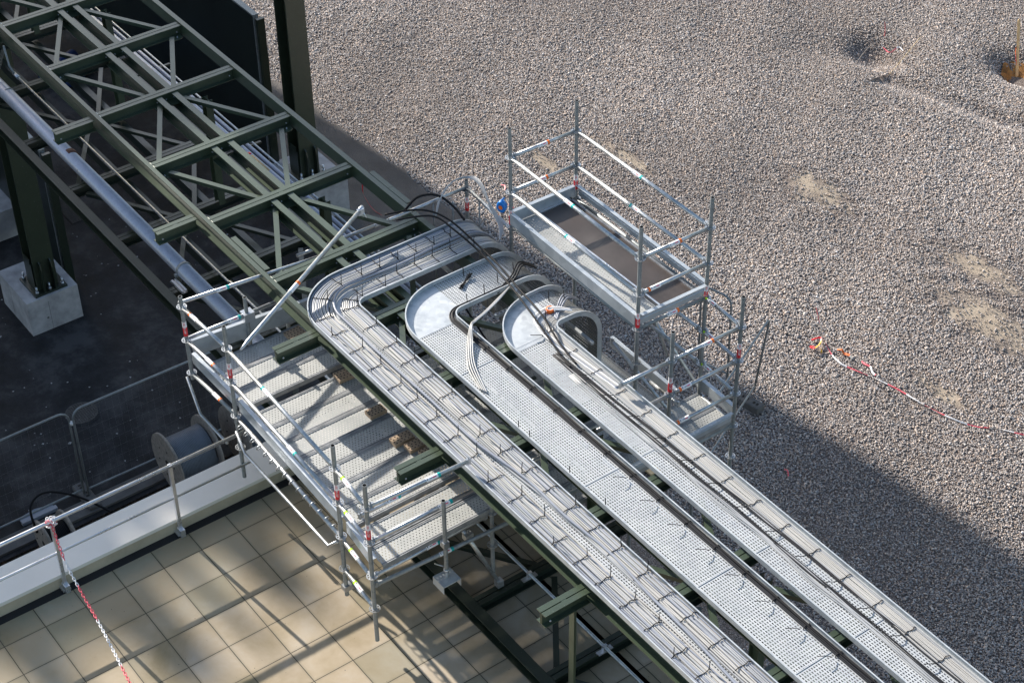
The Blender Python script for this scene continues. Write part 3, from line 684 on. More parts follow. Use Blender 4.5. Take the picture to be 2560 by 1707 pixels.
# ---------------------------------------------------------------- scaffolds
TR=.0242
def textmesh(s,size,mat_,parent,origin,ex,ey,name='lettering'):
    cu=bpy.data.curves.new('t','FONT'); cu.body=s; cu.size=size; cu.extrude=.0004; cu.align_x='LEFT'; cu.align_y='CENTER'
    ob=bpy.data.objects.new('t',cu); COL.objects.link(ob); dg=bpy.context.evaluated_depsgraph_get(); me=bpy.data.meshes.new_from_object(ob.evaluated_get(dg)); bpy.data.objects.remove(ob)
    ez=ex.cross(ey); mt=Matrix((ex,ey,ez)).transposed().to_4x4(); mt.translation=V((0,0,0)); me.transform(mt)
    me.materials.clear(); me.materials.append(M[mat_]); o=bpy.data.objects.new(name,me); COL.objects.link(o); o.parent=parent
    w=V((0,0,0)); p=parent
    while p is not None: w+=p.location; p=p.parent
    o.location=V(origin)-w; return o
ros_me=None
def rosette(parent,x,y,z):
    global ros_me
    if ros_me is None:
        g=G(); n=32; zc=.0045
        def ring(r0,r1):
            rows=[]
            for k in range(n+1):
                a=2*math.pi*k/n; e=V((math.cos(a),math.sin(a),0)); rows.append([e*r0+V((0,0,zc)),e*r1+V((0,0,zc)),e*r1-V((0,0,zc)),e*r0-V((0,0,zc)),e*r0+V((0,0,zc))])
            g.quadgrid(rows,0,None,False)
        ring(.0245,.034); ring(.052,.0615)
        for k in range(8):
            a=math.pi/8+k*math.pi/4; rot=Matrix.Rotation(a,3,'Z'); g.box((.032,-.006,-zc),(.054,.006,zc),0,rot,V((0,0,0)))
        o=g.build('rosette','tube',None); ros_me=o.data; bpy.data.objects.remove(o)
    o=bpy.data.objects.new('rosette',ros_me); COL.objects.link(o); o.parent=parent; w=V((0,0,0)); p=parent
    while p is not None: w+=p.location; p=p.parent
    o.location=V((x,y,z))-w
def standard(sc,x,y,z0,z1,ros=(),sticker=None,mm='tube_dull',name='standard'):
    base=bpy.data.objects.new(name,None)
    g=G(); g.tube([(x,y,z0),(x,y,z1)],TR,16,0,False)
    g.tube([(x,y,z1),(x,y,z1-.12)],TR-.004,14,1,False)
    rows=[]
    for k in range(17):
        a=2*math.pi*k/16; e=V((math.cos(a),math.sin(a),0)); rows.append([V((x,y,z1))+e*TR,V((x,y,z1))+e*(TR-.004)])
    g.quadgrid(rows,0); g.v+=[V((x,y,z1-.11))]; 
    o=g.build(name,[mm,'holedark'],sc,origin=(x,y,z0))
    bpy.data.objects.remove(base)
    for z in ros: rosette(o,x,y,z)
    if sticker is not None:
        z=sticker
        g=G(); g.tube([(x,y,z+.13),(x,y,z+.215)],TR+.0012,16,0,False); g.build('white_sticker','white',o,origin=(x,y,z))
        g=G(); g.tube([(x,y,z),(x,y,z+.13)],TR+.0013,16,0,False); g.build('red_sticker','red',o,origin=(x,y,z))
        # writing runs down the side that faces the terrace
        f=V((.81,-.58,0)).normalized(); sx_=V((0,0,-1)); up_=f.cross(sx_)
        textmesh('LBU',.033,'red',o,V((x,y,z+.210))+f*(TR+.0022),sx_,up_)
        textmesh('E-CBF',.033,'white',o,V((x,y,z+.127))+f*(TR+.0024),sx_,up_)
    return o
def ledger(sc,p0,p1,band=None,t=.5,mm='tube',name='ledger',flip=False,heads=True,r=TR):
    p0=V(p0);p1=V(p1); d=(p1-p0).normalized(); g=G()
    a=p0+d*.06 if heads else p0; b_=p1-d*.06 if heads else p1
    g.tube([a,b_],r,16)
    if heads:
        for c,s_ in ((p0,1),(p1,-1)):
            g.sweep([(-.012,-.035),(.012,-.035),(.012,.035),(-.012,.035)],c+d*s_*.028,c+d*s_*.085)
            g.sweep([(-.004,-.055),(.004,-.055),(.004,.06),(-.004,.06)],c+d*s_*.040,c+d*s_*.056)
    o=g.build(name,mm,sc,origin=p0)
    if band:
        c=p0.lerp(p1,t); s_=-1 if flip else 1
        g=G(); g.tube([c,c+d*.145*s_],r+.0012,16,3,False); gs=g
        g=G(); g.tube([c+d*.145*s_,c+d*.178*s_],r+.0016,16,0,False); g.build('colour_band',band,o,origin=c); g=gs
        # small printed marks: a tick and a two tone word
        view=(V((0,0,22.5))-c).normalized(); n_=(view-d*view.dot(d)).normalized(); side=d.cross(n_)*1
        ex=d if d.dot(V((.55,.8,0)))>0 else -d
        if abs(d.x)>.7: ex=d if d.x>0 else -d
        cc=c+d*.0725*s_; ey=n_.cross(ex)
        def mk_(a0,a1,b0,b1,mi):
            q0=cc+n_*(r+.0016); n=len(g.v); g.v+=[q0+ex*a0+ey*b0,q0+ex*a1+ey*b0,q0+ex*a1+ey*b1,q0+ex*a0+ey*b1]; g.face((n,n+1,n+2,n+3),mi)
        mk_(-.062,-.054,-.008,.012,0); mk_(-.03,-.0,-.003,.003,1); mk_(.004,.05,-.006,.006,2)
        g.build('label_sleeve',['black','dark_cable','pink','white'],o,origin=c)
    return o
def diag(sc,p0,p1,r=.0215,mm='tube'):
    g=G(); g.tube([p0,p1],r,12); 
    for c in (V(p0),V(p1)): g.box(tuple(c-V((.014,.014,.04))),tuple(c+V((.014,.014,.04))))
    return g.build('diagonal_brace',mm,sc,origin=p0)
def plank(sc,p0,p1,w,zt,along='y',mm='plank',name='deck_plank'):
    # p0,p1 = (x,y) ends on the centreline
    g=G(); a=V((p0[0],p0[1],zt)); b_=V((p1[0],p1[1],zt)); d=(b_-a).normalized(); s_=V((d.y,-d.x,0)); L_=(b_-a).length; hw=w/2
    e=.034
    g.quadgrid([[a-s_*(hw-e),a+s_*(hw-e)],[b_-s_*(hw-e),b_+s_*(hw-e)]],0,[[(0,0),(0,w-2*e)],[(L_,0),(L_,w-2*e)]],False)
    g.v; 
    for q_ in (-1,1):
        c0=s_*q_*hw
        pr=[(-.0,-.06),(.0,.006),(.012,.006),(.012,-.014),(.022,-.014),(.022,.006),(e,.006),(e,-.002),(.004,-.016),(.004,-.06)]
        pr=[(q_*(x_-.0),y_) for x_,y_ in pr]
        pr=[(-(x_),y_) for x_,y_ in pr]
        P0=a+c0;P1=b_+c0
        # profile side axis = d x z = s_
        g.sweep(pr if q_>0 else pr[::-1],P0,P1,(0,0,1),1,False)
    return g.build(name,[mm,'plank_edge'],sc,origin=a)
def toe(sc,p0,p1,z0,h=.15,side=1,mm='toe',tilt=0):
    g=G(); p0=V((*p0,z0)); p1=V((*p1,z0)); s_=side
    pr=[(0,0),(s_*.003,0),(s_*.003,h*.45),(s_*.012,h*.5),(s_*.003,h*.55),(s_*.003,h-.004),(s_*.05,h-.002),(s_*.05,h+.002),(0,h)]
    g.sweep(pr if s_>0 else pr[::-1],p0,p1); return g.build('toe_board',mm,sc,origin=p0)
# --- left working platform
s1=thing('scaffold_platform',(-14.1,7.0,7.2),'low galvanised scaffold platform with perforated planks left of the cable trays','scaffold')
yL=6.93
P1=(-16.22,6.99);P2=(-15.17,7.0);P3=(-12.76,6.92);P4=(-12.06,6.86)
standard(s1,*P1,7.95,9.20,(9.05,8.55,8.05),8.62); standard(s1,*P2,7.12,9.42,(9.10,8.60,8.10,7.60),8.68)
standard(s1,*P3,7.18,9.42,(9.10,8.60,8.10,7.60),8.66); standard(s1,*P4,7.10,9.42,(9.10,8.60,8.10,7.60),8.66)
ledger(s1,(*P1,9.05),(*P2,9.10),'orange',.35,flip=True); ledger(s1,(*P1,8.55),(*P2,8.60),'orange',.45)
ledger(s1,(*P1,8.05),(*P2,8.10),'orange',.5,'tube_dull')
ledger(s1,(*P2,9.10),(*P3,9.10),'teal',.42,flip=True); ledger(s1,(*P2,8.60),(*P3,8.60),'teal',.55)
ledger(s1,(*P2,8.07),(*P3,8.07),None); 
ledger(s1,(*P3,9.10),(*P4,9.10),'lime',.5,flip=True); ledger(s1,(*P3,8.60),(*P4,8.60),'lime',.5,flip=True); ledger(s1,(*P3,8.07),(*P4,8.07),'lime',.55,flip=True)
ledger(s1,(*P3,7.60),(*P4,7.60),'lime',.6,flip=True)
ledger(s1,(P4[0],P4[1],9.10),(-12.0,8.15,9.10),'teal',.55) ; ledger(s1,(P4[0],P4[1],8.60),(-12.05,8.30,8.60),'teal',.60)
ledger(s1,(P4[0],P4[1],8.08),(-12.08,8.40,8.08),'teal',.45); ledger(s1,(P4[0],P4[1],7.95),(-11.9,9.6,7.95),'teal',.3,'tube_dull')
ledger(s1,(-12.45,6.95,8.60),(-12.45,8.2,8.60),'teal',.30)
g=G(); g.tube([(-12.76,7.0,7.30),(-12.42,7.0,7.30)],.016,10); g.box((-12.80,6.88,7.27),(-12.72,7.0,7.34)); g.build('clamp_tube','tube',s1)
# lower inclined rail of the lattice girder
g=G(); g.tube([(-16.22,6.92,8.02),(-15.95,6.9,7.62),(-15.3,6.9,7.62)],.019,10); g.tube([(-15.05,6.92,7.98),(-14.85,6.9,7.78),(-13.0,6.88,7.78),(-12.82,6.9,7.98)],.019,10); g.build('truss_rail','tube',s1)
for k in range(16):
    x=-15.0+k*.145
    g=G(); rr=[(x+.012*math.cos(a),6.95+.036*math.sin(a),8.06+.036*math.cos(a)) for a in [2*math.pi*j/10 for j in range(10)]]; g.tube(rr,.006,5,0,closed=True); g.build('plank_hook','tube',s1)
toe(s1,(-16.24,7.03),(-15.2,7.04),8.16,.15,-1); toe(s1,(-15.14,7.04),(-12.80,6.97),8.16,.16,-1); toe(s1,(-12.72,6.97),(-12.08,6.90),8.16,.15,-1)
# planks run across (y)
x=-16.10
for k in range(3): plank(s1,(x+.16,7.06),(x+.16,8.98),.318,8.175); x+=.322
x=-14.98
for k in range(7): plank(s1,(x+.16,7.05),(x+.16,8.98),.318,8.175); x+=.322
x=-12.66
for k in range(2): plank(s1,(x+.15,7.0),(x+.15,8.95),.29,8.175); x+=.31
ledger(s1,(-16.30,6.99,9.05),(-16.62,9.9,8.52),'teal',.18,heads=False); ledger(s1,(-16.24,6.99,8.55),(-16.27,8.25,8.50),'teal',.45,heads=False)
ledger(s1,(-16.86,8.9,8.55),(-16.80,10.3,8.55),'teal',.80,heads=False)
toe(s1,(-16.34,7.1),(-16.15,8.9),8.16,.24,-1)
standard(s1,-16.25,7.82,7.9,8.78,(8.5,))
standard(s1,-16.62,8.55,7.4,8.70,(8.48,)); standard(s1,-15.78,8.62,7.6,8.72,(8.4,),8.55)
g=G(); g.box((-16.31,7.76,8.44),(-16.19,7.90,8.56)); g.build('coupler','bolt',s1)
g=G(); g.box((-16.68,8.48,8.50),(-16.56,8.62,8.62)); g.box((-16.62,8.62,8.50),(-16.5,8.74,8.6)); g.build('coupler','bolt',s1)
# raking prop tube over the chord
rk=thing('raking_tube',(-15.15,7.12,9.03),'long galvanised tube leaning from the scaffold over the green chord','scaffold tube')
a=V((-15.12,7.14,9.04)); b_=V((-16.27,9.5,9.30)); dd=(b_-a).normalized()
g=G(); g.tube([a,a+dd*.10,a+dd*.16,b_],[.012,.02,.027,.0275],14); g.build('tube','tube',rk,origin=a)
g=G(); g.tube([b_+V((.0,.0,.01)),b_+dd*.08+V((0,0,.01))],.03,8); g.box(tuple(b_+dd*.02+V((-.01,-.045,-.05))),tuple(b_+dd*.02+V((.03,.045,.03)))); g.tube([b_+dd*.05,b_+dd*.05+V((.08,.02,-.09))],.010,6); g.build('end_coupler','bolt',rk,origin=b_)
c=a.lerp(b_,.40); g=G(); g.tube([c,c+dd*.15],.0287,14,0,False); g.tube([c+dd*.15,c+dd*.19],.0291,14,1,False); g.build('label_sleeve',['white','orange'],rk,origin=c)
c=a.lerp(b_,.46)
# loose posts standing on the bottom chord
s4=thing('bracket_post',(-11.97,7.74,7.55),'single steel post with a box shaped foot in front of the left deck end','scaffold post')
x_,y_=-11.97,7.74
standard(s4,x_,y_,7.70,8.76,(),None)
g=G(); g.box((x_-.105,y_-.11,7.585),(x_+.105,y_+.11,7.60)); g.box((x_-.105,y_-.115,7.49),(x_+.105,y_-.11,7.60)); g.box((x_-.105,y_+.11,7.49),(x_+.105,y_+.115,7.60)); g.tube([(x_,y_,7.6),(x_,y_,7.72)],.017,10); g.build('box_foot','zinc',s4)
g=G(); g.tube([(x_-.05,y_,7.73),(x_-.14,y_-.06,7.735)],.008,6); g.tube([(x_,y_,7.70),(x_,y_,7.74)],.034,10); g.build('collar_nut','bolt',s4)
g=G(); g.box((x_-.05,y_-.035,8.07),(x_+.03,y_+.035,8.15)); g.build('coupler','bolt',s4)
standard(s1,-12.06,8.42,7.16,8.42,(8.12,7.62))
g=G(); g.tube([(-12.22,8.11,7.95),(-12.02,8.47,7.02)],.024,12); g.box((-12.06,8.43,6.97),(-11.98,8.51,7.06)); g.box((-12.21,8.12,7.78),(-12.13,8.22,7.86)); g.build('diagonal_brace','tube',s1)

# --- right tower with raised plywood platform
s2=thing('scaffold_tower',(-13.9,11.45,0),'galvanised scaffold tower with railed plywood platform above the gravel','scaffold')
A=(-15.17,10.99);Bp=(-15.15,11.98);C=(-12.645,11.95);D=(-12.67,10.94)
standard(s2,*A,.1,10.48,(10.07,9.57,9.07,8.57,8.07),9.10,'tube_dull'); standard(s2,*Bp,.1,10.50,(10.07,9.57,9.07,8.57),9.22)
standard(s2,*C,.1,10.48,(10.07,9.57,9.07,8.57,8.07),9.04); standard(s2,*D,.1,10.50,(10.07,9.57,9.07,8.57,8.07),9.10)
for z,t_,bd in ((10.07,.45,'orange'),(9.57,.52,'orange')):
    ledger(s2,(*A,z),(*Bp,z),'orange',.40 if z>10 else .38); ledger(s2,(*D,z),(*C,z),'orange',.40 if z>10 else .30,flip=(z<10))
    ledger(s2,(*Bp,z),(*C,z),'teal',.44 if z>10 else .50,flip=(z<10)); ledger(s2,(*A,z),(*D,z),'teal',.44 if z>10 else .52,flip=(z<10))
for p_,q_ in ((A,Bp),(D,C),(A,D),(Bp,C)): ledger(s2,(*p_,9.07),(*q_,9.07),'orange' if p_ is D else None,.42,'tube_dull')
toe(s2,(A[0]+.03,A[1]+.03),(Bp[0]+.03,Bp[1]-.03),9.12,.16,-1); toe(s2,(D[0],D[1]+.03),(C[0],C[1]-.03),9.12,.16,1)
toe(s2,(A[0]+.02,A[1]-.03),(D[0]-.02,D[1]-.03),9.12,.15,-1); toe(s2,(Bp[0]+.02,Bp[1]+.03),(C[0]-.02,C[1]+.03),9.12,.16,1)
plank(s2,(-15.10,11.20),(-12.72,11.16),.32,9.125)
g=G(); g.box((-15.08,11.385,9.09),(-12.72,11.86,9.127),0); g.build('plywood_hatch','ply',s2)
g=G()
for y in (11.372,11.872): g.box((-15.12,y-.012,9.08),(-12.70,y+.012,9.14))
g.box((-15.12,11.36,9.08),(-15.085,11.885,9.14)); g.build('hatch_frame','alu',s2)
# lower bay to the right
Lp=(-11.985,11.91);Mp=(-12.0,10.885)
standard(s2,*Lp,6.3,9.50,(9.07,8.57,8.07,7.57,7.07),8.62); standard(s2,*Mp,7.3,9.48,(9.07,8.57,8.07),8.62)
for z in (9.07,8.57,8.07): 
    ledger(s2,(*Mp,z),(*Lp,z),'orange',.42 if z>9 else .30,flip=(z<9)); ledger(s2,(*C,z),(*Lp,z),'lime',.30,flip=True)
ledger(s2,(*Mp,9.07),(-12.02,10.12,9.07)); ledger(s2,(*Mp,8.57),(-12.02,9.6,8.57),None)
ledger(s2,(-12.2,8.75,8.4),(-12.2,10.0,8.4),'amber',.35,heads=False)
ledger(s2,(*Mp,7.57),(*Lp,7.57),None,.4,'tube_dull'); ledger(s2,(*C,7.57),(*Lp,7.57),None)
ledger(s2,(-15.17,11.93,8.07),(-12.67,11.93,8.07),'teal',.2); ledger(s2,(-15.17,11.93,8.57),(-12.67,11.93,8.57),'teal',.3)
ledger(s2,(-15.17,10.99,8.07),(-12.67,10.99,8.07),'teal',.62); ledger(s2,(-15.1,10.99,7.57),(-12.67,10.99,7.57),'teal',.66)
diag(s2,(-14.1,11.97,8.95),(-13.2,11.97,7.65)); diag(s2,(-15.1,12.0,9.0),(-12.7,12.0,7.6)); diag(s2,(-12.3,11.3,8.0),(-13.6,12.0,7.1)); diag(s2,(-12.9,11.4,7.1),(-12.0,12.0,6.4))
diag(s2,(-13.1,10.94,8.6),(-11.9,11.9,6.6))
toe(s2,(-12.62,11.95),(-12.02,11.93),7.66,.15,-1); toe(s2,(-11.98,10.2),(-11.98,11.86),7.66,.15,1); toe(s2,(-13.95,11.60),(-12.66,11.58),7.66,.14,-1)
for k in range(2): plank(s2,(-12.62+.16+k*.32,9.0),(-12.62+.16+k*.32,11.88),.315,7.65)
plank(s2,(-14.4,11.30),(-12.68,11.30),.30,7.65)
for k in range(8): plank(s2,(-15.2+.16+k*.322,8.75),(-15.2+.16+k*.322,11.05),.315,7.642)
g=G(); g.tube([(-13.0,10.0,7.3),(-13.0,10.0,8.05)],.024,10); g.build('jack','tube_dull',s2)
# corner post behind the left tray with cable loops
s3=thing('corner_scaffold',(-16.2,11.03,0),'scaffold post with two rails behind the left tray, wrapped in grey cable','scaffold')
standard(s3,-16.2,11.05,.1,9.16,(9.02,8.5),8.70)
ledger(s3,(-16.2,11.05,9.05),(-16.24,9.9,9.02),None,.5,heads=False); ledger(s3,(-16.2,11.05,9.05),(-15.18,10.99,9.02),'orange',.55,heads=False)
ledger(s3,(-16.2,11.05,8.5),(-15.18,10.99,8.5),None,heads=False)
g=G()
for x,y in ((-16.22,10.55),(-16.08,10.75),(-15.9,11.03)): g.tube([(x,y,9.03),(x,y,7.6)],.010,6)
g.build('hanging_wires','tube_dull',s3)
for k in range(4):
    o=k*.018
    loose([(-16.02,10.45,8.97),(-16.18+o,10.62,9.08+o),(-16.22+o,10.84,9.20+o),(-16.15,11.05+o,9.22),(-15.95+o,11.08,9.20+o),(-15.6,10.98,9.12+o),(-15.3,10.90+o,9.03),(-15.12,10.78,8.97)],.0085,'cable','grey cable looped over the wrapped scaffold post behind the left tray','cable','grey cable loops at the corner post')
# blue fall arrest reel
w=thing('fall_arrest_reel',(-15.22,10.90,9.38),'blue round fall arrest reel hanging on the platform corner post','safety reel')
c=V((-15.235,10.905,9.36)); f=V((.4,-.9,0)).normalized(); g=G()
P=[];n=24
sd=V((0,0,1)).cross(f)
rows=[]
for (off,sc_) in ((-.032,.80),(-.026,1),(.026,1),(.034,.82)):
    rows.append([c+f*off+(sd*math.cos(2*math.pi*k/n)*.062+V((0,0,1))*math.sin(2*math.pi*k/n)*.082)*sc_ for k in range(n+1)])
g.quadgrid(rows,0); m0=len(g.v); g.v+=[p for p in rows[-1][:-1]]; g.face(range(m0,m0+n)); m0=len(g.v); g.v+=[p for p in rows[0][:-1]][::-1]; g.face(range(m0,m0+n)); g.build('housing','blue',w)
g=G(); g.cyl(c+f*.034,c+f*.040,.028,16); g.build('label_disc','orange',w)
g=G(); g.tube([c+V((0,0,.08)),c+V((.01,.0,.11)),c+V((.03,.02,.13))],.009,6); g.build('shackle','blue',w)
g=G(); g.tube([c-V((0,0,.08)),c-V((.01,0,.13)),c-V((-.01,0,.17))],.008,6); g.build('hook','black',w)

# bricks on the left deck
def brick(x,y,z,rot,label,w_=.115,l=.22,h=.05,holesn=(4,5)):
    o=thing('perforated_brick',(x,y,z),label,'brick','perforated bricks on the deck')
    rm=Matrix.Rotation(rot,3,'Z'); c=V((x,y,z)); g=G(); g.box((x-w_/2,y-l/2,z),(x+w_/2,y+l/2,z+h),0,rm,c); g.build('body','brick',o)
    g=G()
    for i in range(holesn[0]):
        for j in range(holesn[1]):
            px=x-w_/2+w_*(i+.5)/holesn[0]; py=y-l/2+l*(j+.5)/holesn[1]+(.5 if i%2 else 0)*l/holesn[1]*.6-.01
            p=rm@(V((px,py,z+h))-c)+c; g.cyl(p,p+V((0,0,.0015)),.0095,10)
    g.build('core_holes','holedark',o); return o
brick(-15.93,8.27,8.182,.05,'brown perforated brick under the chord at the far end of the deck',.16)
brick(-14.90,8.33,8.182,-.05,'brown perforated brick in shade beside the chord between deck planks',.17)
brick(-14.13,8.27,8.182,.0,'sunlit brown perforated brick beside the chord in mid deck',.14)
brick(-13.56,8.25,8.182,.0,'grey brown perforated brick, uppermost of three beside the outrigger beam',.14,.26)
brick(-13.38,8.32,8.182,.0,'brown perforated brick, middle one of three beside the outrigger beam',.14,.24)
brick(-13.20,8.38,8.182,.0,'brown perforated brick nearest the outrigger beam end',.13,.22)

# ---------------------------------------------------------------- columns and footings
def column(x,y,z0,z1,foot,label,flabel,sx=.46,sy=.42):
    f=thing('concrete_footing',(x,y,0),flabel,'footing'); a=foot
    g=G(); g.box((a[0],a[1],-.1),(a[2],a[3],a[4]-.1)); g.box((a[0]-.0,a[1]-.0,a[4]-.1),(a[2]+.0,a[3]+.0,a[4])); 
    g.box((a[2]-.001,a[1]+.42,0),(a[2]+.0015,a[1]+.426,a[4]-.12),1); g.box((a[0]+.5,a[1]-.0015,0),(a[0]+.506,a[1]+.001,a[4]-.12),1); g.cyl((a[2],a[1]+.36,.32),(a[2]+.002,a[1]+.36,.32),.022,12,1)
    o=g.build('block',['concrete','curb'],f); bv=o.modifiers.new('b','BEVEL'); bv.limit_method='ANGLE'; bv.width=.0006; bv.segments=2
    c=thing('steel_column',(x,y,a[4]),label,'column')
    g=G(); h=.035
    g.box((x-sx/2,y-sy/2,z0),(x-sx/2+h,y+sy/2,z1)); g.box((x+sx/2-h,y-sy/2,z0),(x+sx/2,y+sy/2,z1)); g.box((x-sx/2+h,y-.012,z0),(x+sx/2-h,y+.012,z1)); g.build('shaft','mgreen',c)
    g=G(); g.box((x-.36,y-.33,a[4]),(x+.36,y+.33,a[4]+.05)); g.build('base_plate','shade_green',c)
    for dx,dy,ax in ((sx/2+.02,-.11,0),(sx/2+.02,.11,0),(-sx/2-.02,0,0)):
        g=G(); P=[(0,.0),(.0,.62),(.03,.66),(.10,.62),(.13,.50),(.13,.05),(.13,0)]
        s_=1 if dx>0 else -1; xx=x+s_*sx/2
        n=len(g.v)
        for yy in (y+dy-.012,y+dy+.012): g.v+=[V((xx+s_*(p-.0),yy,a[4]+.05+q_)) for p,q_ in P]
        k=len(P); g.face([n+i for i in range(k)]); g.face([n+k+i for i in range(k)][::-1])
        for i in range(k): g.face((n+i,n+(i+1)%k,n+k+(i+1)%k,n+k+i))
        g.build('stiffener_plate','shade_green',c)
    for yy in (y-sy/2-.012,):
        g=G(); g.box((x-.17,yy-.012,a[4]+.05),(x+.17,yy+.012,a[4]+.62)); g.box((x-.12,yy-.0121,a[4]+.62),(x+.12,yy+.0119,a[4]+.72)); g.build('stiffener_plate','shade_green',c)
    for dx,dy in ((.30,-.26),(.30,.0),(.30,.26),(-.30,-.26)):
        g=G(); g.cyl((x+dx,y+dy,a[4]+.05),(x+dx,y+dy,a[4]+.20),.02,10); g.cyl((x+dx,y+dy,a[4]+.05),(x+dx,y+dy,a[4]+.10),.036,6); g.build('anchor_bolt','bolt',c)
column(-28.42,9.52,.85,9.6,(-29.3,8.97,-28.0,10.02,.80),'dark green H section column on the near white concrete block','pale concrete block carrying the left green column on the dark road')
column(-28.52,15.45,.95,11.5,(-29.2,14.85,-27.85,16.05,.90),'tall dark green H section column rising behind the right chord','pale concrete block carrying the green column beside the gravel')
def wallpanel(y,x1,x0,z1,label):
    o=thing('noise_barrier',(x1,y,0),label,'panel')
    g=G(); g.box((x0,y-.05,.25),(x1,y+.05,z1)); g.build('sheet','panel',o)
    g=G(); g.box((x1+.002,y-.055,.25),(x1+.03,y+.055,z1)); g.box((x1+.05,y-.02,.25),(x1+.075,y+.02,z1)); g.build('edge_strip','tube_dull',o)
    g=G(); g.box((x1+.11,y-.06,.0),(x1+.19,y+.10,z1)); g.build('end_post','shade_green',o)
    g=G(); g.box((x0,y-.06,z1+.002),(x1+.03,y+.06,z1+.04)); g.build('cap_strip','tube_dull',o)
wallpanel(15.12,-29.35,-46,4.25,'large black wall panel behind the right side of the bridge')
wallpanel(10.30,-29.30,-34.5,3.05,'black wall panel behind the left green column')
for (x,y,lb,mm) in ((-31.6,10.1,'pale concrete block half hidden behind the left green column','concrete'),):
    f=thing('concrete_footing',(x,y,0),lb,'footing'); g=G(); g.box((x-.7,y-.5,0),(x+.35,y+.35,.7)); g.build('block',mm,f)
# blue rolls and red hose among the shade
for k,(x,y) in enumerate(((-36.9,14.2),(-36.3,14.3))):
    g=G(); g.cyl((x,y,.16),(x+.5,y-1.0,.16),.16,16); tag(g.build('blue_roll','dblue',origin=(x,y,0)),'blue plastic roll lying in deep shade behind the bridge','roll','blue rolls in the shade')
# soil mound and drain grate in the shaded road
g=G(); g.box((-31.9,11.2,.027),(-30.9,11.7,.040),1)
for k in range(24): g.box((-31.88+k*.041,11.22,.0405),(-31.865+k*.041,11.68,.050),0)
tag(g.build('drain_grate',['iron','holedark'],origin=(-31.4,11.4,0)),'rectangular slotted drain grate in the shaded road','grate')
# manhole cover
mh=thing('manhole_cover',(-25.42,8.70,.02),'round cast iron manhole cover in the dark road','manhole cover')
g=G(); g.cyl((-25.42,8.70,.028),(-25.42,8.70,.036),.36,40); g.build('frame','asphalt',mh)
g=G(); g.cyl((-25.42,8.70,.0365),(-25.42,8.70,.042),.30,40)
g.build('lid','iron',mh)
g=G()
for i in range(-6,7):
    for j in range(-6,7):
        x=i*.045;y=j*.045
        if math.hypot(x,y)<.28:
            rm=Matrix.Rotation(R.choice((0,math.pi/2,.8)),3,'Z'); c=V((-25.42+x,8.70+y,.039)); g.box((c.x-.016,c.y-.006,.0425),(c.x+.016,c.y+.006,.0445),0,rm,c)
g.build('tread_studs','holedark',mh)

# ---------------------------------------------------------------- temporary fences
def fence(p0,p1,label,h=2.0,blk=True,mesh=True,lean=V((0,0,0))):
    p0=V((*p0,.12));p1=V((*p1,.12)); d=(p1-p0); L_=d.length; d.normalize(); up=(V((0,0,h-.1))+lean)
    o=thing('temporary_fence',tuple(p0),label,'fence'); g=G(); r=.021; cr=.18
    u_=up.normalized(); hh=up.length
    P=[p0,p0+u_*(hh-cr)]+[p0+u_*(hh-cr)+d*(cr-cr*math.cos(a))+u_*(cr*math.sin(a)) for a in (math.pi/8,math.pi/4,3*math.pi/8,math.pi/2)]
    Q=[p1+u_*(hh-cr)-d*(cr-cr*math.cos(a))+u_*(cr*math.sin(a)) for a in (math.pi/2,3*math.pi/8,math.pi/4,math.pi/8)]+[p1+u_*(hh-cr),p1]
    g.tube(P+Q,r,10); g.tube([p0+u_*.12,p1+u_*.12],r*.9,8); g.build('frame','tube_dull',o)
    g=G(); n=int(L_/.12)
    for k in range(1,n): g.tube([p0+d*(L_*k/n)+u_*.12,p0+d*(L_*k/n)+u_*(hh-.01)],.0005,3,0,False)
    for k in range(1,9): g.tube([p0+u_*(.12+k*.215),p1+u_*(.12+k*.215)],.0008,4,0,False)
    g.build('wire_mesh','tube_dull',o); 
    return o
def fblock(x,y,rot,label,h=.13):
    o=thing('ballast_block',(x,y,0),label,'ballast block','concrete fence feet'); rm=Matrix.Rotation(rot,3,'Z'); c=V((x,y,0)); g=G()
    g.box((x-.36,y-.11,0.0),(x+.36,y+.11,h),0,rm,c); ob=g.build('block','curb',o); bv=ob.modifiers.new('b','BEVEL'); bv.width=.015
    g=G()
    for dx in (-.27,-.2,-.05,.05,.2,.27): g.box((x+dx-.022,y-.03,h),(x+dx+.022,y+.03,h+.002),0,rm,c)
    g.build('sockets','holedark',o)
fence((-23.35,4.4),(-23.36,7.76),'grey mesh fence panel left of the joint beside the dark road')
fence((-23.32,7.82),(-23.26,11.2),'grey mesh fence panel right of the joint beside the dark road')
fblock(-23.32,7.78,0.0,'concrete fence foot under the joint of the two road fence panels',.14)
g=G(); g.tube([(-23.34,7.79,1.72),(-23.34,7.79,1.78)],.036,8); tag(g.build('fence_clip','white',origin=(-23.34,7.79,1.75)),'white clip joining the two road fence panels','clip')
fence((-19.6,18.45),(-18.98,18.62),'narrow end of a mesh fence panel behind the scaffold tower',lean=V((0,-.05,0)))
fence((-18.45,18.80),(-17.2,16.2),'mesh fence panel seen edge on between tower and gravel',lean=V((.28,-.05,0)))
fblock(-18.35,18.5,.15,'concrete fence foot on the gravel at the tower corner',.16)
# junk strip on the kerb
g=G(); g.v=[V(p) for p in ((-23.42,6.6,.05),(-23.36,7.2,.05),(-23.5,7.22,.09),(-23.55,6.9,.12),(-23.52,6.6,.1))]; g.face(range(5)); g.box((-23.45,6.6,.03),(-23.36,7.25,.10)); tag(g.build('foam_scrap','cable_d',origin=(-23.4,6.9,0)),'pale torn strip lying along the fence base','scrap')

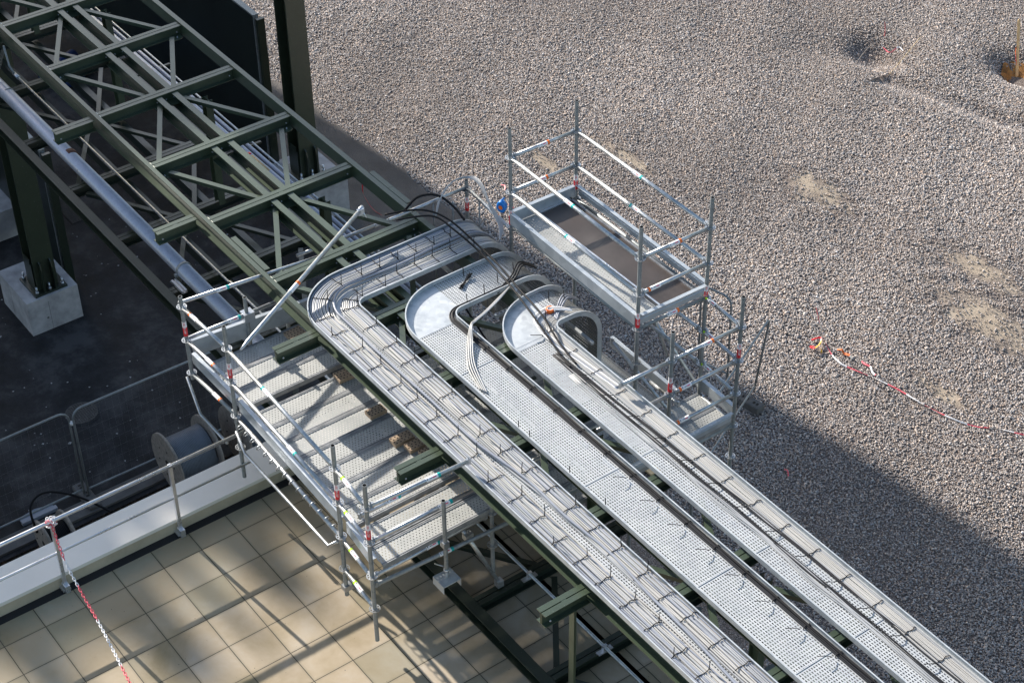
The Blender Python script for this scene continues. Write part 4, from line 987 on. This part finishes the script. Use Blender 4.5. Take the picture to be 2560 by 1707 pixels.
# ---------------------------------------------------------------- cable drums
def drum(x,y0,y1,rf,rd,label,cab,half=True,tiltz=0):
    o=thing('cable_drum',(x,(y0+y1)/2,0),label,'cable drum','cable drums beside the parapet'); zc=rf+.02
    for y,s_ in ((y0,-1),(y1,1)):
        g=G(); g.cyl((x,y,zc),(x,y+s_*.045,zc),rf,36); 
        for k in range(6):
            a=k*math.pi/3+.3; g.cyl((x+.3*math.cos(a),y+s_*.045,zc+.3*math.sin(a)),(x+.3*math.cos(a),y+s_*.055,zc+.3*math.sin(a)),.014,6,1)
        g.cyl((x,y+s_*.0455,zc),(x,y+s_*.05,zc),.06,16,1); g.build('flange',['wood','holedark'],o)
    g=G(); g.cyl((x,y0,zc),(x,y1,zc),rd*.6,24); g.build('core','wood',o)
    if cab:
        n=int((y1-y0)/.026); P=[]
        for k in range(n*20+1):
            a=2*math.pi*k/20; y=y0+.014+(y1-y0-.028)*k/(n*20); P.append((x+(rd+.004*math.sin(k*.013))*math.cos(a),y,zc+rd*math.sin(a)))
        g=G(); g.tube(P,.0135,6); g.build('wound_cable',cab,o)
        g=G(); g.cyl((x,y0+.01,zc),(x,y1-.01,zc),rd-.002,28); g.build('inner_winding',cab,o)
    return o
drum(-22.72,9.13,9.86,.56,.40,'wooden drum wound with blue grey cable beside the parapet','drumcable')
drum(-22.60,10.40,11.1,.58,.36,'brown wooden cable drum half hidden by the scaffold corner','drumcable')
drum(-22.35,6.62,7.0,.42,.28,'small brown wooden drum peeking over the parapet','black')
loose([(-22.5,6.55,.6),(-22.7,6.6,1.0),(-22.75,6.9,1.12),(-22.6,7.35,.9),(-22.3,7.8,.5)],.02,'black','stiff black cable end arching off the small drum')

# ---------------------------------------------------------------- things on the gravel
def tape(pts,label,r=.013,segl=.42,name='barrier_tape',cols=('pink','white'),flat=True):
    r=r*.95
    P=spline(pts,14); g=G(); d=0;n=len(g.v); prev=None
    for i in range(len(P)-1):
        a,b_=P[i],P[i+1]; dd=(b_-a); l=dd.length; 
        if l<1e-6: continue
        s_=V((-dd.y,dd.x,0)).normalized() if abs(dd.x)+abs(dd.y)>1e-4 else V((1,0,0)); tw=math.sin(d*5)*.7; w_=(s_*math.cos(tw)+V((0,0,1))*math.sin(tw))*r
        mi=int(d/segl)%2; m0=len(g.v); g.v+=[a-w_,a+w_,b_+w_,b_-w_]; g.face((m0,m0+1,m0+2,m0+3),mi); g.v+=[a-w_*.5+V((0,0,.004)),a+w_*.5+V((0,0,.006)),b_+w_*.5+V((0,0,.006)),b_-w_*.5+V((0,0,.004))]; g.face((m0+4,m0+5,m0+6,m0+7),mi); d+=l
    return tag(g.build(name,list(cols),origin=P[0]),label,'barrier tape')

tape([(-18.75,20.52,1.03),(-18.72,20.68,.5),(-18.66,20.80,.10),(-18.40,20.72,.03),(-18.2,20.68,.03),(-18.0,20.69,.03),(-17.49,20.85,.03),(-16.97,20.98,.03),(-16.38,21.05,.03),(-15.93,21.14,.03),(-15.42,21.33,.03),(-15.1,21.63,.03),(-14.71,21.88,.03),(-14.2,22.3,.03),(-13.5,22.6,.03)],'red and white barrier tape trailing from a stake across the gravel to the right edge')
tape([(-18.95,20.72,.03),(-18.86,20.86,.07),(-18.76,20.76,.05),(-18.71,20.55,.06),(-18.82,20.58,.03),(-18.64,20.66,.05),(-18.56,20.60,.03)],'knotted clump of red and yellow tape at the foot of the near stake',.022,.25,cols=('red','amber'))
tape([(-18.44,20.90,.04),(-18.36,20.93,.07),(-18.29,20.93,.03),(-18.17,20.95,.05),(-18.08,20.94,.03)],'short orange scrap of tape on the gravel behind the long tape',.022,.3,cols=('orange','cable_l'))
tape([(-17.92,21.03,.03),(-17.82,21.0,.05),(-17.68,21.01,.06),(-17.58,20.96,.03),(-17.48,20.95,.03)],'short pale and red scrap of tape right of the orange one',.018,.22)
def stake(b_,t_,m_,label,r=.016):
    g=G(); b_=V(b_);t_=V(t_); d=(t_-b_).normalized(); g.sweep([(-r,-r*.7),(r,-r*.7),(r,r*.7),(-r,r*.7)],b_,t_-d*.06); n=len(g.v)
    g.tube([t_-d*.06,t_],[r*1.2,.002],4); return tag(g.build('stake',m_,origin=b_),label,'stake')
stake((-18.74,20.84,-.02),(-18.75,20.55,1.0),'tube_dull','thin steel stake leaning at the start of the long red white tape',.007)
stake((-25.58,29.62,-.2),(-25.62,29.22,.98),'tube_dull','thin steel stake beside the shallow gravel pit',.007)
stake((-23.42,31.5,-.3),(-23.46,31.25,1.27),'pine','pale wooden stake in the brown pit at the right edge of the gravel',.028)
tape([(-23.47,31.30,1.10),(-23.43,31.34,.7),(-23.48,31.36,.4),(-23.43,31.42,.02)],'red tape strip hanging down the pale wooden stake',.014,.4,cols=('red','orange'))
tape([(-25.62,29.24,.92),(-25.72,29.40,.5),(-25.95,29.60,.05),(-25.75,29.52,.03),(-25.58,29.52,.03),(-25.62,29.82,.05),(-25.45,29.80,.03)],'red and white tape hanging from the stake beside the gravel pit',.013,.55)
tape([(-26.7,19.1,.03),(-26.6,19.12,.05),(-26.5,19.05,.03)],'tiny red tape scrap on gravel behind the blue reel',.014,.3)
tape([(-26.02,18.80,.03),(-25.95,18.78,.05),(-25.85,18.80,.03)],'tiny red tape scrap on gravel beside the platform corner',.014,.3)
tape([(-16.62,17.86,.03),(-16.55,17.87,.05),(-16.45,17.80,.03)],'tiny red tape scrap in the shaded gravel right of the tower',.014,.3)
tape([(-27.5,16.2,.9),(-27.6,16.25,.5),(-27.5,16.4,.1),(-27.2,16.5,.03)],'red plastic chain scrap dangling beside the right concrete block',.014,.4,cols=('red','red'))
g=G(); g.tube(spline([(-26.1,29.62,.02),(-26.0,29.2,.06),(-25.7,28.5,.03)],6),.009,6); tag(g.build('twig','wood',origin=(-26.1,29.6,0)),'thin dry twig lying by the pit','twig')
g=G(); g.tube(spline([(-24.95,28.85,-.02),(-24.95,29.3,.3),(-25.0,29.8,.6)],6),.008,6); tag(g.build('twig','pine',origin=(-25,28.9,0)),'pale twig sticking out of the pit rim','twig')
g=G(); g.tube(spline([(-34.0,20.4,.0),(-34.0,20.9,.4),(-33.9,21.3,.9),(-33.85,21.6,1.3)],6),.007,6); tag(g.build('wire','tube_dull',origin=(-34,20.4,0)),'thin wire standing up from the gravel near the top edge','wire')
g=G(); g.box((-18.6,15.9,.02),(-17.9,16.12,.06)); tag(g.build('board','pine',origin=(-18.2,16,.02)),'light wooden board on dark gravel seen between the trays','board')

g=G(); rows=[]
for i in range(15):
    a=2*math.pi*i/14; rows.append([(-23.35+rr*math.cos(a)*(1+.15*math.sin(3*a)),31.55+rr*.75*math.sin(a),gh(-23.35+rr*math.cos(a),31.55+rr*.75*math.sin(a))+.02+.02*math.sin(5*a+rr*9)) for rr in (.02,.2,.38,.55)])
g.quadgrid(rows); struct(g.build('pit_soil','clay'))
g=G()
for k in range(150):
    x=R.uniform(-31,-23.6); y=R.uniform(5.5,14.5); r=R.uniform(.008,.022)*(1.8 if R.random()<.06 else 1); n=len(g.v)
    for o_ in ((1,0,0),(-1,0,0),(0,1,0),(0,-1,0),(0,0,1),(0,0,-1)): g.v.append(V((x+o_[0]*r*R.uniform(.7,1.4),y+o_[1]*r*R.uniform(.7,1.4),.035+r*.3+o_[2]*r*.7)))
    for f in ((0,2,4),(2,1,4),(1,3,4),(3,0,4),(2,0,5),(1,2,5),(3,1,5),(0,3,5)): g.face([n+i for i in f])
tag(g.build('rubble','concrete'),'scattered pale crumbs of rubble on the dark road','rubble',kind='stuff')
# pebbles: real stones scattered over the visible gravel
def pebbles():
    import numpy as np
    rs=np.random.RandomState(3)
    f_,pitch,roll,y0=4685.409,0.6836573,0.0145011719,2.51511106
    N=1500000
    X=rs.uniform(-43,-8.5,N); Y=rs.uniform(9.4,36,N)
    fw=np.array([math.cos(y0)*math.cos(pitch),math.sin(y0)*math.cos(pitch),-math.sin(pitch)]); rt=np.array([math.sin(y0),-math.cos(y0),0]); dn=np.cross(fw,rt)
    P=np.stack([X,Y,np.full(N,-22.5)],1); w=P@fw; a=(P@rt)/w*f_/1280; b=(P@dn)/w*f_/853.5
    k=(abs(a)<1.10)&(abs(b)<1.12)
    edge=17.5+.05*np.sin(X*1.9)+(X+30)*.05
    k&=((Y>edge)|(X>-24.6))&((X>-22.6)|(Y>15.5)|((Y>12)&(X>-24.4+(17.4-Y)*.30)))
    k&=~((X>-18.9)&(Y<15.1)&(Y<9.9+(-X-9)*.55))
    # bare sandy places
    bl=((-22.5,24.3,1.3,.6),(-17.2,23.8,2.0,.7),(-18.6,24.9,1.5,.5),(-25.9,21.9,1.2,.25),(-24.0,33.0,.7,.5),(-16.4,21.6,.8,.25),(-25.5,29.0,.5,.3),(-26.9,20.4,1.0,.25),(-23.35,31.55,.6,.5))
    dens=np.zeros(N)
    for cx,cy,rx,ry in bl: dens=np.maximum(dens,1-np.sqrt(((X-cx)/rx)**2+((Y-cy)/ry)**2))
    wob=.22*np.sin(X*7+Y*3)*np.sin(Y*9-X*2)+.15*np.sin(X*17)*np.sin(Y*23)
    k&=rs.rand(N)>np.clip((dens+wob*(dens>0))*1.6,0,.88)
    X=X[k];Y=Y[k];n=len(X)
    dist=np.sqrt(X**2+Y**2)
    r=rs.uniform(.0105,.0205,n)*(1+.9*(rs.rand(n)**7)); 
    patch=.5+.5*np.sin(X*.6+1.3*np.sin(Y*.4))*np.cos(Y*.5+X*.2); r*=.88+.24*patch
    Z=np.array([gh(x,y)*(min(1,max(0,(y-14)/2))) for x,y in zip(X,Y)])-.004
    o=np.array([(1,0,0),(-1,0,0),(0,1,0),(0,-1,0),(0,0,1),(0,0,-1)],float)
    V_=o[None]*np.stack([rs.uniform(.75,1.25,n),rs.uniform(.7,1.1,n),rs.uniform(.55,.95,n)],1)[:,None,:]
    V_=V_+rs.uniform(-.22,.22,V_.shape)
    t=rs.uniform(0,6.283,n); c,s_=np.cos(t)[:,None],np.sin(t)[:,None]; x=V_[...,0]*c-V_[...,1]*s_; y=V_[...,0]*s_+V_[...,1]*c
    tl=rs.uniform(-.7,.7,n)[:,None]; ct,st=np.cos(tl),np.sin(tl); z=V_[...,2]*ct+x*st; x=x*ct-V_[...,2]*st
    W_=np.stack([x,y,z],2)*r[:,None,None]+np.stack([X,Y,Z+r*.35],1)[:,None,:]
    F=np.array([(0,2,4),(2,1,4),(1,3,4),(3,0,4),(2,0,5),(1,2,5),(3,1,5),(0,3,5)]); F=(F[None]+6*np.arange(n)[:,None,None]).reshape(-1,3)
    me=bpy.data.meshes.new('gravel_stones'); me.vertices.add(n*6); me.vertices.foreach_set('co',W_.reshape(-1).astype('f'))
    me.loops.add(F.size); me.loops.foreach_set('vertex_index',F.reshape(-1).astype('i')); me.polygons.add(len(F)); me.polygons.foreach_set('loop_start',np.arange(0,F.size,3).astype('i'))
    at=me.attributes.new('tone','FLOAT','POINT'); tone=np.clip(rs.beta(2.2,2.6,n)+.10*(patch-.5),0,1); at.data.foreach_set('value',np.repeat(tone,6).astype('f'))
    at=me.attributes.new('hue','FLOAT','POINT'); at.data.foreach_set('value',np.repeat(rs.rand(n),6).astype('f'))
    me.update(); me.validate(); me.materials.append(M['pebble']); ob=bpy.data.objects.new('gravel_stones',me); COL.objects.link(ob)
    tag(ob,'loose grey brown gravel stones covering the yard beyond the road','gravel',kind='stuff'); print('stones',n)
pebbles()
# camera ------------------------------------------------------------------
cam=bpy.data.cameras.new('camera'); co_=bpy.data.objects.new('camera',cam); COL.objects.link(co_)
f_,pitch,roll,y0=4685.409,0.6836573,0.0145011719,2.51511106
fwd=V((math.cos(y0)*math.cos(pitch),math.sin(y0)*math.cos(pitch),-math.sin(pitch))); r_=V((math.sin(y0),-math.cos(y0),0)); d_=fwd.cross(r_)
c_,s_=math.cos(roll),math.sin(roll); right=r_*c_+d_*s_; down=-r_*s_+d_*c_
mt=Matrix((right,-down,-fwd)).transposed().to_4x4(); mt.translation=V((0,0,22.5)); co_.matrix_world=mt
cam.sensor_width=36; cam.lens=f_/2560*36; cam.clip_end=1500; cam.clip_start=.5; SC.camera=co_
# light -------------------------------------------------------------------
ld=V((2.25,.25,-1)).normalized()
sun=bpy.data.lights.new('sun','SUN'); sun.energy=4.6; sun.angle=math.radians(.53); sun.color=(1,.93,.83)
so=bpy.data.objects.new('sun',sun); COL.objects.link(so); so.rotation_euler=ld.to_track_quat('-Z','Y').to_euler()
W=bpy.data.worlds.new('World'); SC.world=W; W.use_nodes=True; nt=W.node_tree
sk=nt.nodes.new('ShaderNodeTexSky'); sk.sky_type='NISHITA'; sk.sun_disc=False; sk.sun_elevation=math.asin(-ld.z)
sk.sun_rotation=math.atan2(-ld.x,-ld.y); sk.air_density=1.2; sk.dust_density=1.5
bg=nt.nodes['Background']; bg.inputs['Strength'].default_value=.095; nt.links.new(sk.outputs[0],bg.inputs['Color'])
SC.view_settings.view_transform='Standard'; SC.view_settings.look='None'; SC.view_settings.exposure=1.15
SC.cycles.max_bounces=6; SC.cycles.transparent_max_bounces=12
